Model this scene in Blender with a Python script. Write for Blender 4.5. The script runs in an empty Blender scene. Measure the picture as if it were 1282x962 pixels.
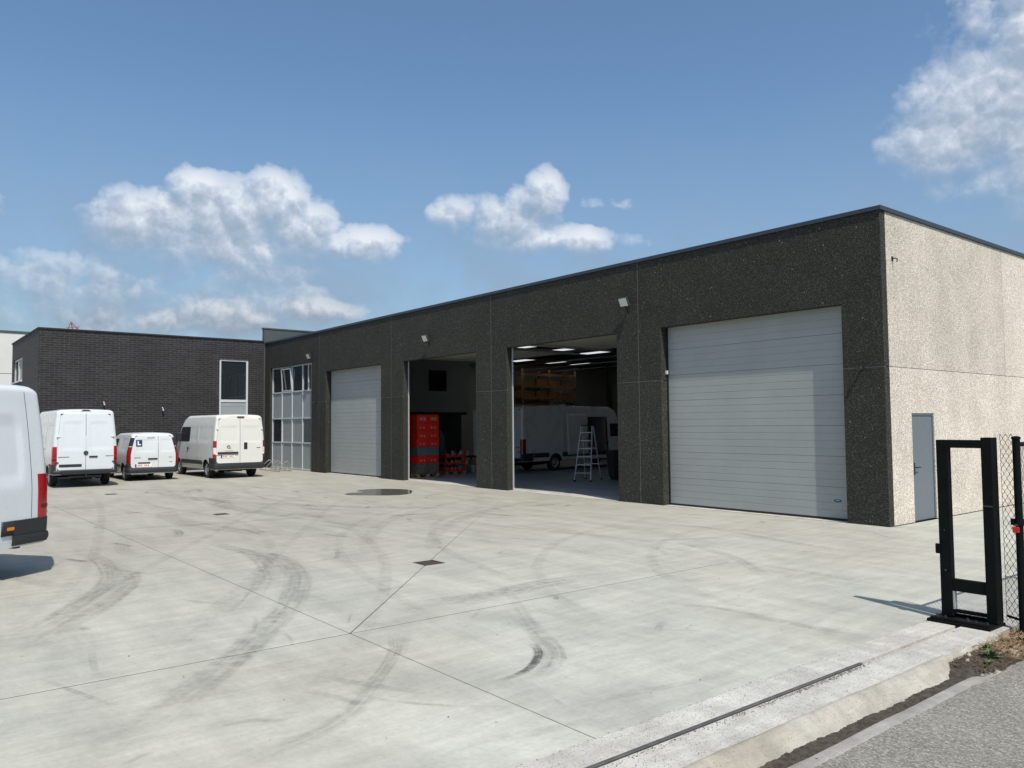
import bpy, bmesh, math, random
from mathutils import Vector, Matrix, noise
random.seed(7)
rad = math.radians
SC = bpy.context.scene
COL = SC.collection

# ------------------------------------------------------------------ camera
cam_d = bpy.data.cameras.new('camera')
cam = bpy.data.objects.new('camera', cam_d)
COL.objects.link(cam)
SC.camera = cam
cam_d.sensor_fit = 'HORIZONTAL'
cam_d.sensor_width = 36.0
cam_d.lens = 36.0 * 992.65 / 1282.0
cam_d.clip_start = 0.1
cam_d.clip_end = 3000
yaw, pitch, roll = -0.894188, 0.0512053, -0.0082872
_f = Vector((math.sin(yaw) * math.cos(pitch), math.cos(yaw) * math.cos(pitch), math.sin(pitch)))
_r = Vector((math.cos(yaw), -math.sin(yaw), 0))
_u = _r.cross(_f)
_r2 = _r * math.cos(roll) + _u * math.sin(roll)
_u2 = -_r * math.sin(roll) + _u * math.cos(roll)
cam.matrix_world = Matrix(((_r2.x, _u2.x, -_f.x, 7.3486), (_r2.y, _u2.y, -_f.y, -15.0606), (_r2.z, _u2.z, -_f.z, 2.0), (0, 0, 0, 1)))

# ------------------------------------------------------------------ light, view
LD = Vector((-0.62, 0.185, -1.0)).normalized()         # direction the sunlight travels
SUN_EL = math.asin(-LD.z)
SUN_HEAD = math.atan2(-LD.x, -LD.y)                    # heading towards the sun, clockwise from +Y
sun_d = bpy.data.lights.new('sun', 'SUN')
sun_d.energy = 3.9
sun_d.angle = rad(0.5)
sun_d.color = (1.0, 0.95, 0.87)
sun = bpy.data.objects.new('sun', sun_d)
COL.objects.link(sun)
sun.rotation_euler = LD.to_track_quat('-Z', 'Y').to_euler()
sun.location = (20, -20, 40)
vs = SC.view_settings
vs.view_transform = 'Standard'
vs.look = 'None'
vs.exposure = 0.30
vs.gamma = 1.0
vs.use_curve_mapping = False
SC.cycles.use_denoising = True
SC.cycles.max_bounces = 8
SC.cycles.diffuse_bounces = 5
SC.cycles.caustics_reflective = False
SC.cycles.caustics_refractive = False

# ------------------------------------------------------------------ node helper
class NT:
    def __init__(s, tree):
        s.t = tree
    def n(s, typ, **kw):
        nd = s.t.nodes.new(typ)
        for k, v in kw.items():
            setattr(nd, k, v)
        return nd
    def link(s, a, b):
        s.t.links.new(a, b)
    def _in(s, sock, v):
        if v is None:
            return
        if hasattr(v, 'is_linked') or isinstance(v, bpy.types.NodeSocket):
            s.link(v, sock)
        else:
            sock.default_value = v
    def math(s, op, a, b=None, c=None, clamp=False):
        nd = s.n('ShaderNodeMath', operation=op, use_clamp=clamp)
        s._in(nd.inputs[0], a); s._in(nd.inputs[1], b); s._in(nd.inputs[2], c)
        return nd.outputs[0]
    def vmath(s, op, a, b=None):
        nd = s.n('ShaderNodeVectorMath', operation=op)
        s._in(nd.inputs[0], a); s._in(nd.inputs[1], b)
        return nd.outputs[0]
    def noise(s, vec, scale, detail=4, rough=0.55, lac=2.0):
        nd = s.n('ShaderNodeTexNoise')
        s._in(nd.inputs['Vector'], vec)
        nd.inputs['Scale'].default_value = scale
        nd.inputs['Detail'].default_value = detail
        nd.inputs['Roughness'].default_value = rough
        nd.inputs['Lacunarity'].default_value = lac
        return nd.outputs['Fac']
    def voronoi(s, vec, scale, feature='F1', rnd=1.0):
        nd = s.n('ShaderNodeTexVoronoi', feature=feature)
        s._in(nd.inputs['Vector'], vec)
        nd.inputs['Scale'].default_value = scale
        nd.inputs['Randomness'].default_value = rnd
        return nd
    def ramp(s, fac, stops, interp='LINEAR'):
        nd = s.n('ShaderNodeValToRGB')
        cr = nd.color_ramp
        cr.interpolation = interp
        while len(cr.elements) > 1:
            cr.elements.remove(cr.elements[0])
        cr.elements[0].position = stops[0][0]
        cr.elements[0].color = rgba(stops[0][1])
        for p_, c_ in stops[1:]:
            e = cr.elements.new(p_)
            e.color = rgba(c_)
        s._in(nd.inputs[0], fac)
        return nd.outputs[0]
    def mix(s, fac, a, b, mode='MIX'):
        nd = s.n('ShaderNodeMix', data_type='RGBA', blend_type=mode)
        s._in(nd.inputs[0], fac)
        s._in(nd.inputs[6], rgba(a) if isinstance(a, tuple) else a)
        s._in(nd.inputs[7], rgba(b) if isinstance(b, tuple) else b)
        return nd.outputs[2]
    def maprange(s, v, a, b, c=0.0, d=1.0, smooth=False):
        nd = s.n('ShaderNodeMapRange')
        if smooth:
            nd.interpolation_type = 'SMOOTHSTEP'
        s._in(nd.inputs[0], v)
        for i, q in enumerate((a, b, c, d)):
            nd.inputs[i + 1].default_value = q
        return nd.outputs[0]

def rgba(c):
    if isinstance(c, (int, float)):
        return (c, c, c, 1)
    return tuple(c) if len(c) == 4 else (c[0], c[1], c[2], 1)

# ------------------------------------------------------------------ world: sky and clouds
world = bpy.data.worlds.new('World')
SC.world = world
world.use_nodes = True
world.cycles.sampling_method = 'MANUAL'
world.cycles.sample_map_resolution = 512
wt = world.node_tree
wt.nodes.clear()
w = NT(wt)
sky = w.n('ShaderNodeTexSky')
sky.sky_type = 'NISHITA'
sky.sun_disc = False
sky.sun_elevation = SUN_EL
sky.sun_rotation = SUN_HEAD
sky.altitude = 20
sky.air_density = 1.0
sky.dust_density = 1.6
sky.ozone_density = 1.6
SKY_STRENGTH = 0.112
co = w.n('ShaderNodeTexCoord').outputs['Generated']
sep = w.n('ShaderNodeSeparateXYZ')
w.link(co, sep.inputs[0])
dx, dy, dz = sep.outputs
# heading and elevation of the direction, in degrees
head = w.math('MULTIPLY', w.math('ARCTAN2', dx, dy), 57.2958)
elev = w.math('MULTIPLY', w.math('ARCSINE', dz), 57.2958)
comb = w.n('ShaderNodeCombineXYZ')
w.link(head, comb.inputs[0])
w.link(elev, comb.inputs[1])
hv = comb.outputs[0]
# puffs: heading, elevation, half width, half height, strength
PUFFS = [(-76.9, 13.3, 2.6, 1.9, 1.0), (-74.6, 13.7, 2.6, 1.9, 1.0), (-72.4, 14.6, 2.4, 2.2, 1.05), (-70.2, 14.2, 2.6, 2.4, 1.05),
         (-68.0, 15.4, 2.1, 1.9, 1.15), (-73.0, 15.8, 2.0, 1.3, 1.0), (-66.4, 13.6, 2.6, 1.9, 1.0), (-71.0, 12.2, 5.4, 1.7, 0.95), (-69.5, 10.6, 4.2, 1.1, 0.72), (-66.0, 8.4, 2.6, 0.8, 0.9), (-76.0, 12.6, 2.6, 1.0, 0.8),
         (-61.6, 12.9, 2.5, 1.25, 0.95), (-63.8, 12.6, 1.8, 1.1, 0.8), (-64.6, 14.0, 1.0, 0.9, 0.7),
         (-55.3, 15.0, 1.9, 1.2, 0.80), (-51.2, 14.4, 3.2, 1.9, 0.9), (-50.2, 15.4, 2.2, 1.6, 0.8), (-48.8, 16.2, 1.5, 1.7, 1.0), (-48.8, 13.3, 4.2, 1.0, 0.85), (-45.9, 13.1, 1.9, 1.0, 0.95),
         (-65.4, 8.0, 3.2, 0.9, 0.95), (-71.0, 7.4, 3.8, 1.5, 0.95), (-74.5, 7.0, 3.0, 1.0, 0.8), (-68.6, 9.2, 5.2, 1.5, 0.62), (-70.0, 10.7, 5.0, 1.6, 0.60),
         (-80.5, 9.0, 6.0, 2.0, 0.62), (-79.0, 6.9, 6.0, 1.4, 0.66), (-83.5, 7.6, 3.0, 1.5, 0.6), (-85.0, 13.4, 1.4, 1.4, 0.40), (-84.0, 9.6, 2.0, 1.0, 0.45),
         (-41.8, 12.9, 1.6, 0.9, 0.38), (-48.0, 29.8, 4.0, 0.9, 0.55), (-37.5, 29.2, 4.0, 1.0, 0.42), (-43.0, 15.6, 4.2, 0.5, 0.36),
         (-19.0, 18.8, 5.0, 3.6, 1.0), (-16.2, 17.4, 4.0, 4.6, 1.05), (-16.5, 22.2, 2.8, 3.4, 1.0), (-21.6, 17.4, 3.6, 2.2, 0.95), (-20.4, 23.6, 2.6, 2.2, 0.62), (-22.0, 20.2, 2.2, 1.6, 0.85), (-19.0, 14.8, 4.0, 1.4, 0.75),
         (-24.9, 17.4, 1.5, 1.2, 0.55), (-13.0, 19.0, 4.5, 6.0, 1.0)]
warp1 = w.math('SUBTRACT', w.noise(hv, 0.38, 3, 0.5), 0.5)
off = w.n('ShaderNodeCombineXYZ')
w.link(w.math('MULTIPLY', warp1, 1.4), off.inputs[0])
w.link(w.math('MULTIPLY', warp1, 0.7), off.inputs[1])
hw = w.vmath('ADD', hv, off.outputs[0])
sw = w.n('ShaderNodeSeparateXYZ')
w.link(hw, sw.inputs[0])
def puff_field(vec):
    sp = w.n('ShaderNodeSeparateXYZ')
    w.link(vec, sp.inputs[0])
    fld = None
    for (ha, ea, ra, rb, st) in PUFFS:
        a = w.math('MULTIPLY_ADD', sp.outputs[0], 1 / ra, -ha / ra)
        b = w.math('MULTIPLY_ADD', sp.outputs[1], 1 / rb, -ea / rb)
        d2 = w.math('ADD', w.math('MULTIPLY', a, a), w.math('MULTIPLY', b, b))
        g = w.math('MULTIPLY', w.math('SUBTRACT', 1.0, w.math('MULTIPLY', d2, 0.42), clamp=True), st)
        fld = g if fld is None else w.math('SMOOTH_MAX', fld, g, 0.15)
    return fld
def shift(vec, dxx, dyy):
    m_ = w.n('ShaderNodeMapping')
    m_.inputs['Location'].default_value = (dxx, dyy, 0)
    w.link(vec, m_.inputs[0])
    return m_.outputs[0]
field = puff_field(hw)
field_up = puff_field(shift(hw, 0.35, 0.9))
# elsewhere in the sky: scattered fair-weather cloud of the same kind
sc3 = w.n('ShaderNodeMapping')
sc3.inputs['Scale'].default_value = (1, 1, 2.4)
w.link(co, sc3.inputs[0])
cirr = w.noise(sc3.outputs[0], 2.3, 5, 0.55)
inview = w.maprange(w.math('ABSOLUTE', w.math('ADD', head, 51.0)), 42.0, 56.0, 0.0, 1.0, True)
other = w.math('MULTIPLY', w.maprange(cirr, 0.50, 0.72), inview)
field = w.math('MAXIMUM', field, other)
def billow(vec, det):
    n_ = w.noise(vec, 0.36, det, 0.61)
    v_ = w.n('ShaderNodeTexVoronoi', feature='F1')
    w.link(w.vmath('ADD', vec, wob), v_.inputs['Vector'])
    v_.inputs['Scale'].default_value = 0.75
    return w.math('ADD', w.math('MULTIPLY', w.math('SUBTRACT', n_, 0.5), 1.05), w.math('MULTIPLY', w.math('SUBTRACT', 0.40, v_.outputs['Distance']), 0.34))
wobn = w.n('ShaderNodeTexNoise')
w.link(hv, wobn.inputs['Vector']); wobn.inputs['Scale'].default_value = 0.9; wobn.inputs['Detail'].default_value = 3
wob = w.vmath('SCALE', w.vmath('SUBTRACT', wobn.outputs['Color'], (0.5, 0.5, 0.5))); wob.node.inputs['Scale'].default_value = 2.2
bl0 = billow(hv, 8)
bl1 = billow(shift(hv, 0.25, 0.50), 5)
shape = w.math('ADD', field, bl0)
wisp = w.noise(hv, 0.30, 3, 0.5)
rise0 = w.math('SUBTRACT', field, field_up)
soft_hi = w.math('ADD', w.maprange(wisp, 0.35, 0.65, 0.50, 0.72), w.maprange(rise0, 0.18, -0.12, 0.0, 0.42))
alpha = w.math('DIVIDE', w.math('SUBTRACT', shape, 0.30), w.math('SUBTRACT', soft_hi, 0.30), clamp=True)
alpha = w.math('MULTIPLY', alpha, w.math('SUBTRACT', 2.0, alpha))
alpha = w.math('MULTIPLY', alpha, w.maprange(field, 0.05, 0.30, 0.0, 1.0, True))
alpha = w.math('MULTIPLY', alpha, w.maprange(field, 0.30, 0.92, 0.30, 1.0))
thick = w.maprange(shape, 0.45, 1.15)
rise = w.math('SUBTRACT', field, field_up)                 # positive on the sunlit tops, negative underneath
lit = w.math('ADD', w.math('MULTIPLY', rise, 1.25), w.math('MULTIPLY', w.math('SUBTRACT', bl0, bl1), 1.5))
lit = w.math('ADD', w.math('ADD', lit, 0.60), w.math('MULTIPLY', thick, -0.16), clamp=True)
ccol = w.ramp(lit, [(0.0, (0.25, 0.33, 0.42)), (0.35, (0.32, 0.39, 0.48)), (0.62, (0.43, 0.49, 0.58)), (0.85, (0.58, 0.63, 0.70)), (1.0, (0.70, 0.73, 0.77))])
ccs = w.vmath('SCALE', ccol)
w.link(w.maprange(elev, 6.0, 12.5, 0.74, 1.0, True), ccs.node.inputs['Scale'])
ccol = ccs
skyc = w.vmath('SCALE', sky.outputs[0])
skyc.node.inputs['Scale'].default_value = SKY_STRENGTH
tint = w.mix(1.0, skyc, (0.83, 0.98, 1.04), 'MULTIPLY')
# thin milky veil low in the sky
veil = w.math('MULTIPLY', w.maprange(elev, 24.0, 4.0, 0.0, 0.80, True), w.maprange(w.noise(hw, 0.16, 5, 0.6), 0.33, 0.62, 0.42, 1.0))
tint = w.mix(veil, tint, (0.23, 0.30, 0.39))
mixs = w.mix(w.math('MULTIPLY', alpha, 0.92), tint, ccol)
below = w.maprange(dz, -0.03, 0.0)
bg = w.n('ShaderNodeBackground')
bg.inputs['Strength'].default_value = 1.0
w.link(mixs, bg.inputs['Color'])
wo = w.n('ShaderNodeOutputWorld')
w.link(bg.outputs[0], wo.inputs[0])

# ------------------------------------------------------------------ mesh helpers
class MB:
    def __init__(s):
        s.v = []; s.f = []; s.uv = None
    def add(s, vs, fs):
        o = len(s.v)
        s.v += [tuple(q) for q in vs]
        s.f += [tuple(i + o for i in q) for q in fs]
        return s
    def box(s, x0, x1, y0, y1, z0, z1):
        return s.add([(x0, y0, z0), (x1, y0, z0), (x1, y1, z0), (x0, y1, z0), (x0, y0, z1), (x1, y0, z1), (x1, y1, z1), (x0, y1, z1)],
                     [(0, 3, 2, 1), (4, 5, 6, 7), (0, 1, 5, 4), (1, 2, 6, 5), (2, 3, 7, 6), (3, 0, 4, 7)])
    def bar(s, a, b, w_, d_, up=(0, 0, 1)):
        a = Vector(a); b = Vector(b); t = (b - a).normalized(); up = Vector(up)
        if abs(t.dot(up)) > 0.99:
            up = Vector((0, 1, 0))
        x = t.cross(up).normalized() * w_ / 2; y = x.cross(t).normalized() * d_ / 2
        vs = [a - x - y, a + x - y, a + x + y, a - x + y, b - x - y, b + x - y, b + x + y, b - x + y]
        return s.add(vs, [(0, 3, 2, 1), (4, 5, 6, 7), (0, 1, 5, 4), (1, 2, 6, 5), (2, 3, 7, 6), (3, 0, 4, 7)])
    def tube(s, pts, r, n=8, closed=False):
        pts = [Vector(q) for q in pts]; rings = []
        m = len(pts)
        ref = Vector((0.13, 0.27, 0.95)).normalized()
        for i, q in enumerate(pts):
            if closed:
                t = (pts[(i + 1) % m] - pts[i - 1]).normalized()
            else:
                t = (pts[min(i + 1, m - 1)] - pts[max(i - 1, 0)]).normalized()
            x = t.cross(ref)
            if x.length < 0.05:
                x = t.cross(Vector((1, 0, 0)))
            x.normalize(); y = x.cross(t)
            rr = r[i] if isinstance(r, (list, tuple)) else r
            rings.append([q + (x * math.cos(k * 2 * math.pi / n) + y * math.sin(k * 2 * math.pi / n)) * rr for k in range(n)])
        fs = []
        for i in range(m if closed else m - 1):
            j = (i + 1) % m
            for k in range(n):
                fs.append((i * n + k, i * n + (k + 1) % n, j * n + (k + 1) % n, j * n + k))
        if not closed:
            fs.append(tuple(range(n - 1, -1, -1)))
            fs.append(tuple((m - 1) * n + k for k in range(n)))
        return s.add([q for rg in rings for q in rg], fs)
    def lathe(s, prof, origin, axis, n=24):
        """prof: (distance along the axis, radius)"""
        axis = Vector(axis).normalized(); o = Vector(origin)
        ref = Vector((0, 0, 1)) if abs(axis.z) < 0.9 else Vector((1, 0, 0))
        x = axis.cross(ref).normalized(); y = axis.cross(x)
        vs = []; fs = []
        for d, r in prof:
            for k in range(n):
                a = 2 * math.pi * k / n
                vs.append(o + axis * d + (x * math.cos(a) + y * math.sin(a)) * r)
        for i in range(len(prof) - 1):
            for k in range(n):
                fs.append((i * n + k, i * n + (k + 1) % n, (i + 1) * n + (k + 1) % n, (i + 1) * n + k))
        return s.add(vs, fs)
    def prism(s, poly, y0, y1, plane='xz'):
        """poly counterclockwise in the plane; extruded along the third axis"""
        def P(a, b, c):
            return (a, c, b) if plane == 'xz' else ((c, a, b) if plane == 'yz' else (a, b, c))
        n = len(poly)
        vs = [P(a, b, y0) for a, b in poly] + [P(a, b, y1) for a, b in poly]
        fs = [tuple(range(n)), tuple(range(2 * n - 1, n - 1, -1))] + [(i, i + n, (i + 1) % n + n, (i + 1) % n) for i in range(n)]
        return s.add(vs, fs)
    def grid(s, nu, nv, fn):
        vs = [fn(i / (nu - 1), j / (nv - 1)) for i in range(nu) for j in range(nv)]
        fs = [(i * nv + j, (i + 1) * nv + j, (i + 1) * nv + j + 1, i * nv + j + 1) for i in range(nu - 1) for j in range(nv - 1)]
        return s.add(vs, fs)
    def build(s, name, mat, parent=None, smooth=False, bevel=0.0, seg=2, solid=0.0, loc=None, fix=True, angle=40):
        me = bpy.data.meshes.new(name)
        me.from_pydata(s.v, [], s.f)
        me.validate()
        if fix:
            bm = bmesh.new(); bm.from_mesh(me)
            bmesh.ops.recalc_face_normals(bm, faces=bm.faces)
            bm.to_mesh(me); bm.free()
        me.materials.append(mat)
        o = bpy.data.objects.new(name, me)
        COL.objects.link(o)
        if parent:
            o.parent = parent
        if loc:
            o.location = loc
        if smooth:
            for p_ in me.polygons:
                p_.use_smooth = True
            me.set_sharp_from_angle(angle=rad(angle))
        if solid:
            m = o.modifiers.new('solid', 'SOLIDIFY'); m.thickness = solid; m.offset = -1
        if bevel:
            m = o.modifiers.new('bevel', 'BEVEL'); m.width = bevel; m.segments = seg; m.limit_method = 'ANGLE'; m.angle_limit = rad(40)
        return o

def tag(o, label=None, cat=None, group=None, kind=None):
    if label: o['label'] = label
    if cat: o['category'] = cat
    if group: o['group'] = group
    if kind: o['kind'] = kind
    return o

def thing(name, label, cat, loc=(0, 0, 0), rz=0.0, group=None):
    o = bpy.data.objects.new(name, None)
    COL.objects.link(o)
    o.location = loc
    o.rotation_euler = (0, 0, rz)
    o.empty_display_size = 0.2
    return tag(o, label, cat, group)

def kids(o):
    return [c for c in bpy.data.objects if c.parent == o]

def copy_tree(o, parent=None):
    c = o.copy()
    COL.objects.link(c)
    if parent:
        c.parent = parent
    for ch in kids(o):
        copy_tree(ch, c)
    return c

# ------------------------------------------------------------------ materials
MATS = {}
def mat(name, color=0.5, rough=0.6, metal=0.0, spec=0.5, coat=0.0, vary=0.0, scale=8.0, bump=0.0, bscale=40.0, dirt=0.0):
    if name in MATS:
        return MATS[name]
    m = bpy.data.materials.new(name)
    m.use_nodes = True
    t = NT(m.node_tree)
    b = m.node_tree.nodes['Principled BSDF']
    b.inputs['Roughness'].default_value = rough
    b.inputs['Metallic'].default_value = metal
    b.inputs['Specular IOR Level'].default_value = spec
    b.inputs['Coat Weight'].default_value = coat
    b.inputs['Coat Roughness'].default_value = 0.08
    oc = t.n('ShaderNodeTexCoord').outputs['Object']
    c = rgba(color)
    nz = t.noise(oc, scale, 5, 0.6)
    v = max(vary, 0.02)
    lo = tuple(q * (1 - v) for q in c[:3]); hi = tuple(min(1, q * (1 + v)) for q in c[:3])
    colr = t.ramp(nz, [(0.3, lo), (0.7, hi)])
    if dirt:
        dz_ = t.noise(oc, scale * 0.35, 6, 0.7)
        colr = t.mix(t.math('MULTIPLY', t.maprange(dz_, 0.45, 0.8), dirt), colr, (0.20, 0.17, 0.13))
    t.link(colr, b.inputs['Base Color'])
    rv = t.math('MULTIPLY_ADD', t.math('SUBTRACT', nz, 0.5), 0.15 * (0.3 + rough), rough, clamp=True)
    t.link(rv, b.inputs['Roughness'])
    if bump:
        bn = t.n('ShaderNodeBump')
        bn.inputs['Strength'].default_value = bump
        bn.inputs['Distance'].default_value = 0.01
        t.link(t.noise(oc, bscale, 4, 0.6), bn.inputs['Height'])
        t.link(bn.outputs[0], b.inputs['Normal'])
    MATS[name] = m
    return m

def start(name):
    m = bpy.data.materials.new(name)
    m.use_nodes = True
    MATS[name] = m
    t = NT(m.node_tree)
    b = m.node_tree.nodes['Principled BSDF']
    oc = t.n('ShaderNodeTexCoord').outputs['Object']
    return m, t, b, oc

def bump_to(t, b, h, strength, dist):
    bn = t.n('ShaderNodeBump')
    bn.inputs['Strength'].default_value = strength
    bn.inputs['Distance'].default_value = dist
    t.link(h, bn.inputs['Height'])
    t.link(bn.outputs[0], b.inputs['Normal'])

def aggregate(name, base, stones, speck, speck_amt, scale=62.0, srad=0.17):
    m, t, b, oc = start(name)
    vo = t.voronoi(oc, scale)
    sep_ = t.n('ShaderNodeSeparateColor'); t.link(vo.outputs['Color'], sep_.inputs[0])
    st = t.ramp(sep_.outputs[0], [(i / (len(stones) - 1) if len(stones) > 1 else 0, c) for i, c in enumerate(stones)])
    d = t.maprange(vo.outputs['Distance'], 0.30, 0.55)
    col = t.mix(d, st, base)
    big = t.noise(oc, 0.9, 5, 0.6)
    vstr = t.n('ShaderNodeMapping'); vstr.inputs['Scale'].default_value = (2.2, 2.2, 0.35); t.link(oc, vstr.inputs[0])
    streak = t.noise(vstr.outputs[0], 2.0, 5, 0.65)
    k = t.math('MULTIPLY', t.maprange(big, 0.25, 0.75, 0.84, 1.14), t.maprange(streak, 0.3, 0.7, 0.95, 1.04))
    mid = t.noise(oc, 16, 3, 0.7)
    k = t.math('MULTIPLY', k, t.maprange(mid, 0.3, 0.7, 0.88, 1.12))
    oi = t.n('ShaderNodeObjectInfo').outputs['Random']
    k = t.math('MULTIPLY', k, t.maprange(oi, 0.0, 1.0, 0.88, 1.10))
    sc_ = t.vmath('SCALE', col); t.link(k, sc_.node.inputs['Scale'])
    v2 = t.voronoi(oc, 13.0)
    s2 = t.n('ShaderNodeSeparateColor'); t.link(v2.outputs['Color'], s2.inputs[0])
    isp = t.math('MULTIPLY', t.math('LESS_THAN', v2.outputs['Distance'], srad), t.math('GREATER_THAN', s2.outputs[1], 1 - speck_amt))
    col = t.mix(isp, sc_, speck)
    t.link(col, b.inputs['Base Color'])
    b.inputs['Roughness'].default_value = 0.85
    b.inputs['Specular IOR Level'].default_value = 0.3
    h = t.math('SUBTRACT', 1.0, vo.outputs['Distance'])
    bump_to(t, b, h, 0.7, 0.006)
    return m

M_DARK = aggregate('dark_washed_aggregate', (0.023, 0.023, 0.019), [(0.016, 0.017, 0.014), (0.048, 0.048, 0.038), (0.078, 0.077, 0.061), (0.031, 0.032, 0.025), (0.15, 0.145, 0.12)], (0.42, 0.40, 0.35), 0.018, 55.0, 0.10)
M_WHITE = aggregate('pale_washed_aggregate', (0.49, 0.435, 0.362), [(0.88, 0.81, 0.71), (0.66, 0.60, 0.52), (0.90, 0.85, 0.77), (0.80, 0.735, 0.645), (0.42, 0.38, 0.33)], (0.18, 0.16, 0.135), 0.24, 38.0)

def concrete(name, greys, warm, scale=1.0, fleck=0.0, rough=0.8, far=None):
    m, t, b, oc = start(name)
    big = t.noise(oc, 0.16 * scale, 4, 0.55)
    midn = t.noise(oc, 0.7 * scale, 6, 0.62)
    mp = t.n('ShaderNodeMapping'); mp.inputs['Scale'].default_value = (0.35, 1.3, 1); mp.inputs['Rotation'].default_value = (0, 0, 0.55)
    t.link(oc, mp.inputs[0])
    strk = t.noise(mp.outputs[0], 1.6 * scale, 6, 0.65)
    fine_ = t.noise(oc, 22 * scale, 6, 0.7)
    c = t.ramp(midn, [(0.28, greys[0]), (0.52, greys[1]), (0.74, greys[2])])
    c = t.mix(t.maprange(big, 0.47, 0.64, 0.0, 0.5 if far else 1.0), c, warm)
    if far:
        sx_ = t.n('ShaderNodeSeparateXYZ'); t.link(oc, sx_.inputs[0])
        dusty = t.math('MULTIPLY', t.maprange(sx_.outputs[0], 2.5, -7.0), t.maprange(midn, 0.25, 0.62, 0.45, 1.0))
        c = t.mix(t.math('MULTIPLY', dusty, 0.85), c, far)
    # burnished patches
    pn = t.noise(oc, 0.33 * scale, 5, 0.6, 2.3)
    c = t.mix(t.math('MULTIPLY', t.maprange(pn, 0.55, 0.68), 0.34), c, tuple(q * 0.80 for q in greys[0]))
    mp2 = t.n('ShaderNodeMapping'); mp2.inputs['Scale'].default_value = (3.2, 0.5, 1); mp2.inputs['Rotation'].default_value = (0, 0, 0.25)
    t.link(oc, mp2.inputs[0])
    strk2 = t.noise(mp2.outputs[0], 1.9 * scale, 7, 0.72)
    k = t.math('MULTIPLY', t.maprange(strk, 0.3, 0.7, 0.84, 1.10), t.maprange(fine_, 0.3, 0.7, 0.91, 1.08))
    k = t.math('MULTIPLY', k, t.maprange(strk2, 0.33, 0.67, 0.88, 1.09))
    sc_ = t.vmath('SCALE', c); t.link(k, sc_.node.inputs['Scale'])
    col = sc_
    if fleck:
        v2 = t.voronoi(oc, 75)
        s2 = t.n('ShaderNodeSeparateColor'); t.link(v2.outputs['Color'], s2.inputs[0])
        isp = t.math('MULTIPLY', t.math('LESS_THAN', v2.outputs['Distance'], 0.30), t.math('GREATER_THAN', s2.outputs[1], 1 - fleck))
        col = t.mix(isp, col, (0.16, 0.14, 0.12))
    # small dark specks and stains
    v3 = t.voronoi(oc, 2.3)
    s3 = t.n('ShaderNodeSeparateColor'); t.link(v3.outputs['Color'], s3.inputs[0])
    isp = t.math('MULTIPLY', t.maprange(v3.outputs['Distance'], 0.0, 0.045, 1, 0), t.math('GREATER_THAN', s3.outputs[1], 0.55))
    col = t.mix(t.math('MULTIPLY', isp, 0.7), col, (0.06, 0.055, 0.05))
    t.link(col, b.inputs['Base Color'])
    t.link(t.maprange(pn, 0.4, 0.7, rough, rough - 0.16), b.inputs['Roughness'])
    b.inputs['Specular IOR Level'].default_value = 0.35
    bump_to(t, b, t.math('ADD', fine_, t.math('MULTIPLY', midn, 2.0)), 0.25, 0.006)
    return m

M_YARD = concrete('yard_concrete', [(0.340, 0.342, 0.300), (0.418, 0.415, 0.362), (0.485, 0.477, 0.415)], (0.385, 0.350, 0.282), far=(0.315, 0.290, 0.240))
M_STRIP = concrete('rough_pale_concrete', [(0.33, 0.315, 0.285), (0.45, 0.435, 0.395), (0.55, 0.535, 0.49)], (0.45, 0.42, 0.37), 2.5, 0.42, 0.9)
M_KERB = concrete('kerb_concrete', [(0.27, 0.25, 0.21), (0.37, 0.345, 0.295), (0.45, 0.425, 0.37)], (0.32, 0.29, 0.235), 3.0, 0.16, 0.88)
M_EDGE = concrete('edging_concrete', [(0.22, 0.21, 0.19), (0.30, 0.285, 0.26), (0.36, 0.345, 0.31)], (0.26, 0.24, 0.20), 3.0, 0.2, 0.9)
M_FLOOR = concrete('hall_floor_concrete', [(0.28, 0.30, 0.32), (0.33, 0.35, 0.37), (0.37, 0.39, 0.40)], (0.32, 0.33, 0.34), 1.5, 0.0, 0.5)

def asphalt():
    m, t, b, oc = start('worn_asphalt')
    vo = t.voronoi(oc, 95)
    s_ = t.n('ShaderNodeSeparateColor'); t.link(vo.outputs['Color'], s_.inputs[0])
    c = t.ramp(s_.outputs[0], [(0, (0.14, 0.132, 0.114)), (0.5, (0.21, 0.197, 0.168)), (0.85, (0.285, 0.267, 0.228)), (1, (0.36, 0.34, 0.295))])
    mp = t.n('ShaderNodeMapping'); mp.inputs['Rotation'].default_value = (0, 0, 0.5); mp.inputs['Scale'].default_value = (1, 2.2, 1); t.link(oc, mp.inputs[0])
    n1 = t.noise(mp.outputs[0], 13, 6, 0.7); n2 = t.noise(oc, 1.1, 5, 0.6); n3 = t.noise(oc, 60, 3, 0.6)
    k = t.math('MULTIPLY', t.maprange(n1, 0.32, 0.68, 0.74, 1.18), t.maprange(n2, 0.3, 0.7, 0.85, 1.12))
    k = t.math('MULTIPLY', k, t.maprange(n3, 0.3, 0.7, 0.76, 1.12))
    sc_ = t.vmath('SCALE', c); t.link(k, sc_.node.inputs['Scale'])
    t.link(sc_, b.inputs['Base Color'])
    b.inputs['Roughness'].default_value = 0.9
    bump_to(t, b, t.math('ADD', n1, t.math('MULTIPLY', n3, 0.7)), 0.6, 0.012)
    return m
M_ASPH = asphalt()

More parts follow.
